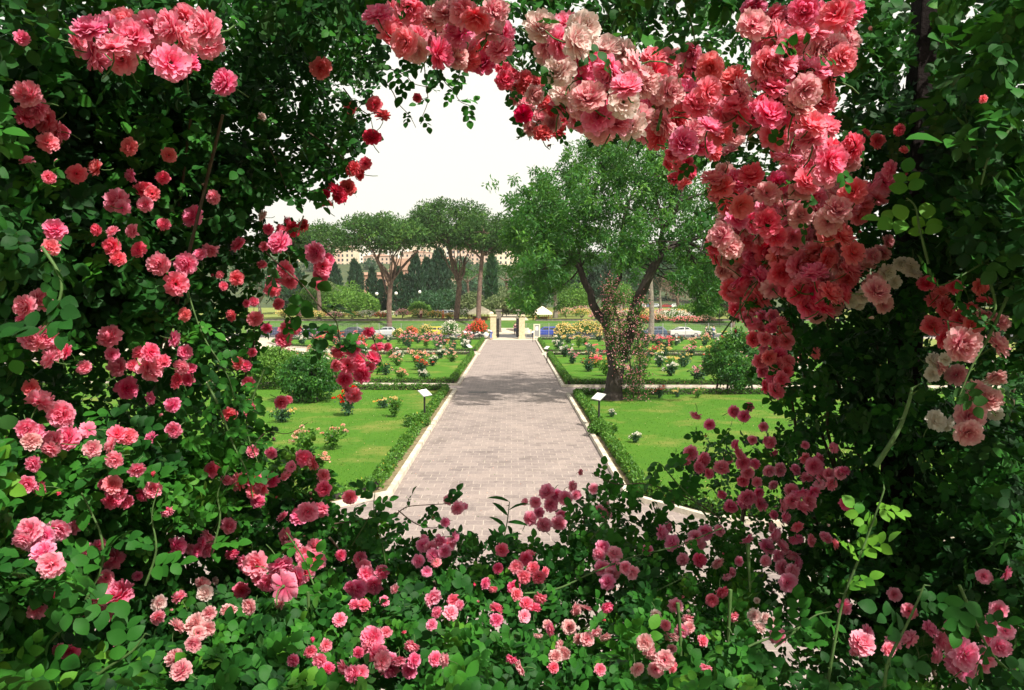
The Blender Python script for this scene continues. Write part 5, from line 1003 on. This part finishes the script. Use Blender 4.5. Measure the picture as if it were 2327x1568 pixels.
# keep one bloom per spot
keep = []
for b in BLO:
    if all((b[1]-k[1])**2+(b[2]-k[2])**2 > (.36*(b[3]+k[3]))**2 for k in keep): keep.append(b)
BLO = keep; bx = np.array([b[1] for b in BLO]); by_ = np.array([b[2] for b in BLO]); br_ = np.array([b[3] for b in BLO])
bd = np.clip(.033*FPX/br_, np.where(by_ > 560, np.maximum(1.22, front(bx, by_)-.22), 1.22), front(bx, by_)-.02)+rng.normal(size=len(BLO))*.03
bR = br_*bd/FPX*1.0
bpos = np.array([P(x, y, d) for x, y, d in zip(bx, by_, bd)])
E = {k: empty('climbing_rose' if k[0] in 'lrt' else 'rose_bush', (x, y, tz-.03 if y < 3.3 else tz-.12), lab, 'climbing rose' if k[0] in 'lrt' else 'rose bush', 'pink roses framing the view') for k, ((x, y), lab) in PLANTS.items()}
LV = {k: MB() for k in PLANTS}
# ---- leaves through the depth of the hedge
def sow(n, box, thick, size, lo=0.0, poly=None, tshift=0.0, zone=None, fat=1.0, clear=.95):
    x = rng.uniform(box[0], box[2], n); y = rng.uniform(box[1], box[3], n); out = ~inside(OPEN, x, y)
    if poly is not None: out &= inside(poly, x, y)
    d = pdist(OPEN, x, y); pr = np.clip((d+14+22*vnoise(x, y, 40))/70, 0, 1)
    pr = np.where(inside(THIN, x, y), pr*.85, pr)
    pr *= np.clip(.82+.4*vnoise(x, y, 75), .25, 1)
    ok = out & (rng.uniform(size=n) < pr); x, y = x[ok], y[ok]; n = len(x)
    dep = front(x, y)+lo+thick*rng.uniform(0, 1, n)**1.25*np.clip(.35+pdist(OPEN, x, y)/160, .3, 1)
    pos = np.array([P(a, b, c) for a, b, c in zip(x, y, dep)])
    ctr = np.array([.1, 2.2, 4.9]); outw = unit(pos-ctr)
    nr = unit(np.array([.18, -.45, .62])+rng.normal(size=(n, 3))*.48); dr = unit(rng.normal(size=(n, 3))-outw*.5+np.array([0, -.3, -.25]))
    hide = np.zeros(n, bool)                     # blooms hold their heads clear of the leaves
    for t in (.2, .7):
        cx, cy = proj(pos+dr*size*t)
        for i in range(len(BLO)): hide |= (np.hypot(cx-bx[i], cy-by_[i]) < br_[i]*.98+size*.26*FPX/bd[i]*clear) & (dep < bd[i]+bR[i]*.9)
    hide |= inside(POST, *proj(pos+dr*size*.4)) & (dep < 2.85)
    ok = ~hide & (pos[:, 2] > (tz+.02)); x, y, pos, dep, nr, dr = x[ok], y[ok], pos[ok], dep[ok], nr[ok], dr[ok]; n = len(x); reg = region(x, y)
    ti = np.clip(.33-.10*((x > 1930) & (y > 150) & (y < 1640))+.20*vnoise(x, y, 60)+rng.normal(size=n)*.13+tshift+.14*(y > 1000), 0, 1)  # painted light: leaf tint darker on the shaded right, lighter low down
    for k in PLANTS:
        s = reg == k; q = int(s.sum())
        if not q: continue
        sz = size*rng.uniform(.7, 1.2, q)
        half = rng.uniform(size=q) < .45
        idx = np.where(s)[0]; a, c = idx[half], idx[~half]
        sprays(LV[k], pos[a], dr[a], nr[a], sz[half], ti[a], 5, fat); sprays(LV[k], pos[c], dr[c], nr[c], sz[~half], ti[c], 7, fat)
FR = (-160, -160, 2490, 1720)
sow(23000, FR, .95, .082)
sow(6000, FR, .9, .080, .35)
for dpoly in SHADED:
    xs = [p[0] for p in dpoly]; ys = [p[1] for p in dpoly]; sow(7500, (min(xs), min(ys), max(xs), max(ys)), 1.1, .088, .25, dpoly, -.25)  # deep shade put into the leaf colour: darker tint in these zones
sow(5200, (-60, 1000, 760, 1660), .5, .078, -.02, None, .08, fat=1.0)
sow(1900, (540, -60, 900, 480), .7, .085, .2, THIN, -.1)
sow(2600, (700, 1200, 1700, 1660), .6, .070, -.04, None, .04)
# added leaf roof and walls, out of view, cut to shade the roses
def shade_canopy(k, n, lo, hi, nrm, size=.17):
    p = rng.uniform(lo, hi, (n, 3)); nr = unit(np.array(nrm)+rng.normal(size=(n, 3))*.45)
    sprays(LV[k], p, unit(rdir(n)+np.array([0, 0, -.3])), nr, size*rng.uniform(.7, 1.2, n), np.clip(rng.normal(.35, .15, n), 0, 1), 5, 1.15)
shade_canopy('lu', 1100, (-2.4, -2.4, 6.3), (-.5, 1.5, 6.8), (0, 0, 1)); shade_canopy('tr', 700, (-.5, -2.4, 6.3), (1.6, .1, 6.8), (0, 0, 1)); shade_canopy('ru', 1000, (1.6, -2.4, 6.3), (3.2, .15, 6.8), (0, 0, 1)); shade_canopy('lu', 350, (-2.3, -2.4, 3.3), (-1.85, .8, 6.5), (1, 0, .3)); shade_canopy('ru', 1300, (1.85, -2.4, 3.3), (2.3, .8, 6.5), (-1, 0, .3)); shade_canopy('ru', 200, (-1.8, -2.9, 5.4), (1.8, -2.5, 6.5), (0, 1, .3))
# ---- blooms
ax = unit(np.array([.10, -.85, .22])+rng.normal(size=(len(BLO), 3))*.55)
reg = region(bx, by_)
for i, (c, x, y, r) in enumerate(BLO):
    k = str(reg[i]); e = E[k]; o = child('bloom', random.choice(blooms_of(c)), e)
    q = Vector(ax[i]).to_track_quat('Z', 'Y'); R = float(bR[i])
    o.matrix_parent_inverse = Matrix.Translation(e.location).inverted()
    o.location = Vector(bpos[i])-Vector(ax[i])*R*.25; o.rotation_mode = 'QUATERNION'; o.rotation_quaternion = q @ Vector((0, 0, 1)).rotation_difference(Vector((0, 0, 1)))
    o.rotation_quaternion = (Matrix(q.to_matrix().to_4x4()) @ Matrix.Rotation(random.uniform(0, 6.28), 4, 'Z')).to_quaternion(); sc = R*random.uniform(.95, 1.08); o.scale = (sc, sc, sc*random.uniform(.85, 1.1))
pick = [i for i in range(len(BLO)) if reg[i] in ('tl', 'tr', 'rc')]
for i in rng.choice(pick, 120, replace=False):   # leaves between the flowers of the cascade
    p = bpos[i]+np.array([rng.normal(), -.25, rng.normal()])*bR[i]*.9; sprays(LV[str(reg[i])], p[None], unit(rng.normal(size=(1, 3))+np.array([0, -.2, -.5])), unit(np.array([[.2, -.6, .6]])+rng.normal(size=(1, 3))*.4), np.array([.062]), np.array([rng.uniform(.25, .6)]), 5, 1.0)
# buds and half open flowers near the clusters
budm = {c: bud_mesh(c) for c in ('rose', 'light', 'pale', 'coral')}; nb = {k: 0 for k in PLANTS}
for i in rng.permutation(len(BLO))[:150]:
    k = str(reg[i])
    if nb[k] >= 18: continue
    p = bpos[i]+rng.normal(size=3)*np.array([1.5, .4, 1.5])*bR[i]+np.array([0, .02, 0]); px, py = proj(p[None])
    if min((px[0]-bx)**2+(py[0]-by_)**2 - (br_*1.05)**2) < 0: continue
    e = E[k]; o = child('bud', budm[random.choice(list(budm))], e); o.matrix_parent_inverse = Matrix.Translation(e.location).inverted(); o.location = p; a = unit(rng.normal(size=3)+np.array([0, -.6, .6]))
    o.rotation_mode = 'QUATERNION'; o.rotation_quaternion = Vector(a).to_track_quat('Z', 'Y'); s = rng.uniform(.006, .010); o.scale = (s, s, s); nb[k] += 1
    leaves(LV[k], np.repeat(p[None]-a*.004, 4, 0), unit(a+rdir(4)*.8), rdir(4), .016, .007, .5)
# ---- canes with leaves along them
def cane(k, pts, r=.004, lsz=.08, every=.055, dep=None, green=True, lance=False, tint=.5, nl=7, leafy=(0, 1), young=False):
    w = [np.array(P(x, y, (d if d else float(front(x, y))))) for x, y, *dd in pts for d in [dd[0] if dd else dep]]
    fine = []
    for i in range(len(w)-1):
        p0, p1, p2, p3 = w[max(i-1, 0)], w[i], w[i+1], w[min(i+2, len(w)-1)]
        for t in np.linspace(0, 1, 6)[:-1]: fine.append(.5*((2*p1)+(-p0+p2)*t+(2*p0-5*p1+4*p2-p3)*t*t+(-p0+3*p1-3*p2+p3)*t**3))
    fine.append(w[-1]); mb = MB(); mb.tube(fine, np.linspace(r*.8, r*.35, len(fine)), 6)
    L = np.concatenate([[0], np.cumsum([np.linalg.norm(b-a) for a, b in zip(fine[:-1], fine[1:])])]); s = L[-1]*leafy[0]+every*.5; side = 1
    for j in range(int(L[-1]/.03)):      # thorns
        u = rng.uniform(0, L[-1]); i = min(np.searchsorted(L, u), len(fine)-1); t = unit(rdir(1)[0]); mb.tube([fine[i], fine[i]+t*r*2.6], [r*.5, r*.08], 3, cap=False)
    o = mb.obj('cane', M['cane' if green else 'twig'], E[k], True, local=False)
    while s < L[-1]*leafy[1]+.001:
        i = min(int(np.searchsorted(L, s)), len(fine)-1); t = unit(fine[min(i+1, len(fine)-1)]-fine[max(i-1, 0)]); sd = unit(np.cross(t, [0, -1, .35]))*side
        d = unit(sd+t*.55+rng.normal(size=3)*.25); n = unit(np.array([0, -.45, .75])+rng.normal(size=3)*.3)
        if lance: leaves(LV[k], fine[i][None], d[None], n[None], lsz, lsz*.32, tint)
        else: sprays(LV[k], fine[i][None], d[None], n[None], np.array([lsz*rng.uniform(.8, 1.15)]), np.array([tint+rng.normal()*.08]), nl, 1.0)
        side *= -1; s += every*rng.uniform(.7, 1.3)
    return o
cane('tl', [(1000,150),(1010,185),(1030,205),(1045,230),(1068,240)], .0028, .085, .05, 2.9, False, tint=.7, nl=7)
cane('tl', [(962,120),(968,190),(972,230),(958,268)], .0028, .075, .06, 2.9, False, tint=.6)
cane('lu', [(860,170),(890,205),(905,235),(930,262),(945,290)], .0028, .06, .10, 2.8, False, tint=.5, leafy=(.5, 1)); cane('lu', [(800,120),(870,150),(920,170),(940,190),(985,200)], .003, .085, .05, 2.7, False, tint=.4)
cane('lu', [(780,200),(815,245),(840,265),(848,300)], .003, .08, .08, 2.7, False, tint=.35, leafy=(0, .5)); cane('lu', [(835,262),(858,255),(870,262)], .0025, .05, .2, 2.7, False); cane('lu', [(700,300),(770,350),(790,380),(800,400)], .003, .09, .06, 2.6, False, tint=.4)
cane('lu', [(610,330),(640,400),(655,440),(690,470)], .003, .095, .055, 2.6, False, tint=.5); cane('lu', [(560,420),(620,440),(680,430),(730,440)], .003, .10, .055, 2.6, False, tint=.5)
cane('lm', [(600,570),(660,625),(690,650),(730,700),(762,728),(770,760),(775,800)], .0038, .125, .07, 2.5, False, tint=.55, nl=5); cane('lm', [(690,490),(672,540),(662,580)], .003, .08, .07, 2.5, False, tint=.4)
cane('lm', [(845,760),(860,800),(870,830)], .003, .05, .2, 2.5, False); cane('lm', [(640,700),(700,760),(760,790),(800,800)], .003, .09, .07, 2.5, False, tint=.5); cane('lm', [(560,1050),(600,985),(655,985),(700,960)], .0025, .05, .12, 2.4, False, leafy=(0, .5))
cane('lm', [(470,870),(500,930),(530,1010),(560,1070),(575,1130)], .0045, .07, .09, 2.0, True, tint=.6); cane('lm', [(600,840),(560,960),(590,1060)], .0035, .08, .06, 2.2, True, tint=.6)
cane('lm', [(420,640),(460,760),(520,860),(540,960)], .0035, .09, .06, 2.1, True, tint=.55); cane('lm', [(95,560),(140,640),(120,720),(90,760)], .0045, .11, .08, 1.45, True, tint=.35)
cane('ll', [(180,1390),(230,1290),(230,1220),(200,1150),(185,1120)], .0045, .105, .07, 1.6, True, tint=.6); cane('ll', [(45,1540),(120,1450),(180,1400)], .005, .11, .07, 1.4, True, tint=.55); cane('ll', [(330,1330),(355,1250),(345,1170),(360,1110)], .004, .10, .07, 1.75, True, tint=.62)
cane('ll', [(480,1260),(500,1180),(495,1120),(520,1060)], .004, .095, .06, 1.95, True, tint=.62); cane('ll', [(190,1560),(240,1520),(300,1480),(330,1440)], .0045, .11, .07, 1.5, True, tint=.6)
cane('bl', [(780,1390),(720,1340),(690,1270),(650,1210)], .0045, .09, .07, 2.1, True, tint=.6); cane('bl', [(700,1345),(702,1400),(700,1450)], .006, .09, .5, 2.0, True)
cane('bl', [(760,1190),(820,1182),(890,1172),(925,1152),(975,1147),(1020,1145)], .0034, .085, .075, 2.55, False, tint=.4); cane('bl', [(905,1160),(945,1190),(985,1200),(1010,1188)], .003, .075, .07, 2.55, False, tint=.4)
cane('bl', [(880,1310),(868,1230),(850,1160),(852,1120)], .0034, .095, .055, 2.5, True, tint=.5); cane('bl', [(800,1240),(830,1190),(845,1165)], .0034, .095, .055, 2.5, True, tint=.5)
cane('bl', [(1100,1345),(1130,1270),(1150,1200),(1158,1140)], .004, .075, .022, 2.5, True, lance=True, tint=.45); cane('bl', [(1096,1440),(1100,1480),(1100,1560)], .0065, .09, .5, 1.95, True); cane('bl', [(1010,1330),(1040,1260),(1050,1230)], .003, .08, .06, 2.5, True, tint=.5)
cane('br', [(1165,1350),(1260,1340),(1350,1300),(1440,1265),(1540,1240),(1640,1200)], .0045, .07, .12, 2.2, True, tint=.6); cane('br', [(1390,1440),(1430,1390),(1480,1350),(1560,1310)], .004, .075, .1, 2.2, True, tint=.6)
cane('br', [(1620,1190),(1570,1130),(1540,1100),(1505,1058),(1490,1050)], .0042, .095, .05, 2.4, True, tint=.5, leafy=(.35, 1)); cane('br', [(1640,1180),(1560,1130),(1470,1100),(1400,1100),(1345,1075)], .0035, .08, .05, 2.5, False, tint=.6, leafy=(.2, .95))
cane('br', [(1340,1230),(1385,1170),(1400,1130),(1430,1105)], .0034, .09, .05, 2.5, True, tint=.6); cane('br', [(1290,1240),(1300,1180),(1330,1150),(1370,1130)], .003, .075, .06, 2.5, True, tint=.6); cane('br', [(1700,1235),(1702,1290),(1704,1345)], .007, .09, .5, 2.0, True); cane('br', [(1540,1370),(1545,1430),(1548,1510),(1550,1560)], .0065, .09, .5, 1.95, True)
cane('br', [(1660,1340),(1655,1450),(1650,1550)], .0065, .08, .12, 1.9, True, leafy=(.3, 1)); cane('br', [(1120,1560),(1150,1460),(1160,1410),(1210,1370)], .004, .09, .06, 2.1, True, tint=.65)
cane('rl', [(1880,1560),(1900,1440),(1920,1350),(1960,1250),(2000,1140),(2010,1110)], .005, .085, .045, 1.75, True, tint=.95, leafy=(.45, 1)); cane('rl', [(2010,1560),(2020,1500),(2070,1400),(2100,1330)], .0055, .10, .08, 1.6, True, tint=.35); cane('rl', [(2180,1330),(2220,1420),(2250,1480),(2290,1520)], .004, .10, .06, 1.5, True, tint=.4)
cane('rl', [(1760,1470),(1800,1440),(1850,1400),(1890,1390)], .0042, .09, .06, 1.9, True, tint=.6); cane('rl', [(1640,1520),(1700,1470),(1780,1440),(1830,1420)], .005, .085, .08, 1.9, True, tint=.6); cane('rl', [(1990,1060),(2040,980),(2065,915),(2072,880)], .008, .1, .5, 1.75, True)
cane('rm', [(2300,650),(2250,760),(2210,830),(2180,900)], .005, .08, .16, 1.78, True, tint=.35); cane('rm', [(2250,640),(2262,700),(2240,735),(2200,750)], .005, .08, .2, 1.78, True, tint=.5); cane('rm', [(2290,560),(2230,600),(2160,640),(2130,650)], .004, .09, .09, 1.78, True, tint=.45)
cane('ru', [(2300,290),(2250,350),(2230,420)], .004, .13, .07, 1.45, True, tint=.7, nl=5); cane('ru', [(2110,600),(2090,520),(2080,470),(2060,450)], .004, .12, .07, 1.7, True, tint=.8, nl=5)
cane('rc', [(1640,760),(1690,690),(1750,600),(1790,560)], .0036, .07, .2, 2.5, True); cane('rc', [(1850,420),(1870,460),(1860,520)], .004, .09, .09, 2.2, False); cane('rc', [(1640,480),(1655,440),(1665,380),(1668,320)], .0034, .06, .3, 2.6, False); cane('tr', [(1690,420),(1650,380),(1600,330)], .004, .08, .1, 2.5, False)
cane('tl', [(1330,40),(1345,95),(1350,130)], .004, .12, .06, 1.9, True, tint=.8); cane('tl', [(1405,20),(1430,70),(1445,120),(1480,160)], .004, .13, .06, 1.9, True, tint=.8, nl=5); cane('tr', [(1560,20),(1575,70),(1580,110)], .004, .12, .06, 1.9, True, tint=.55)
# woody stems that carry each plant up from the terrace
for k, ((x0, y0), _) in PLANTS.items():
    s = reg == k; pts = bpos[s] if s.any() else np.array([[x0, y0, 5.5]])
    for j in range(3):
        t = pts[rng.integers(len(pts))]+np.array([0, .55, 0]); base = np.array([x0+rng.normal()*.08, y0+.7+rng.normal()*.06, tz-.2])
        if k in ('tl', 'tr', 'rc'): base = np.array([2.05, 3.0, tz-.2]); via = np.array([2.0, 3.0, 5.2])
        else: via = (base+t)/2+np.array([rng.normal()*.1, .2, 0])
        line = np.array([base+(via-base)*u for u in np.linspace(.2, 1, 16)]+[via+(t-via)*u for u in np.linspace(0, 1, 24)]); lx, ly = proj(line)
        if inside(OPEN, lx, ly).any() or pdist(OPEN, lx, ly).min() < (110 if k in ('tl', 'tr', 'rc') else 25): continue
        mb = MB(); mb.tube([base, (base+via)/2+rng.normal(size=3)*.04, via, (via+t)/2+rng.normal(size=3)*.05, t], [.012, .010, .008, .006, .004], 6); mb.obj('stem', M['twig'], E[k], True, local=False)
for k in PLANTS:
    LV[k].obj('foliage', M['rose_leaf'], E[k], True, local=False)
# ---- the pergola that carries the climbers
pg = empty('pergola', (2.05, 3.05, tz-.05), 'dark weathered wooden pergola post and beam behind the roses at the top right', 'pergola')
def beam(nm, a, b, w):
    mb = MB(); a, b = np.array(a), np.array(b); d = unit(b-a); s = unit(np.cross(d, [0, 1, .01])); u = np.cross(s, d)
    V = [p+s*i*w/2+u*j*w/2 for p in (a, b) for i, j in ((-1, -1), (1, -1), (1, 1), (-1, 1))]; mb.add(V, [(0, 1, 2, 3), (7, 6, 5, 4), (0, 4, 5, 1), (1, 5, 6, 2), (2, 6, 7, 3), (3, 7, 4, 0)]); o = mb.obj(nm, M['old_wood'], pg, local=False)
    bv = o.modifiers.new('bevel', 'BEVEL'); bv.width = .006; bv.segments = 2
a, b = P(2108, 30, 2.75), P(2078, 480, 2.75); dirv = (b-a)/(b.z-a.z); top = a+dirv*(6.45-a.z); bot = a+dirv*(tz-.1-a.z)
beam('post', bot, top, .085); beam('beam', (-2.6, 2.75, 6.5), (2.7, 2.75, 6.5), .11); beam('post', (-2.45, 2.75, tz-.1), (-2.45, 2.75, 6.45), .085)
# ------------------------------------------------------------------ thin summer haze over the whole place
mb = MB(); mb.box((0, 1150, 38), (2600, 3100, 160)); hzo = mb.obj('haze', None or bpy.data.materials.new('haze_air')); tag(hzo, kind='stuff')
hm = hzo.data.materials[0]; hm.use_nodes = True; hn = hm.node_tree; hn.nodes.clear(); ho = hn.nodes.new('ShaderNodeOutputMaterial'); pv = hn.nodes.new('ShaderNodeVolumePrincipled')
pv.inputs['Color'].default_value = (.93, .93, .95, 1); pv.inputs['Density'].default_value = .0002; pv.inputs['Anisotropy'].default_value = .3; hn.links.new(pv.outputs[0], ho.inputs['Volume'])
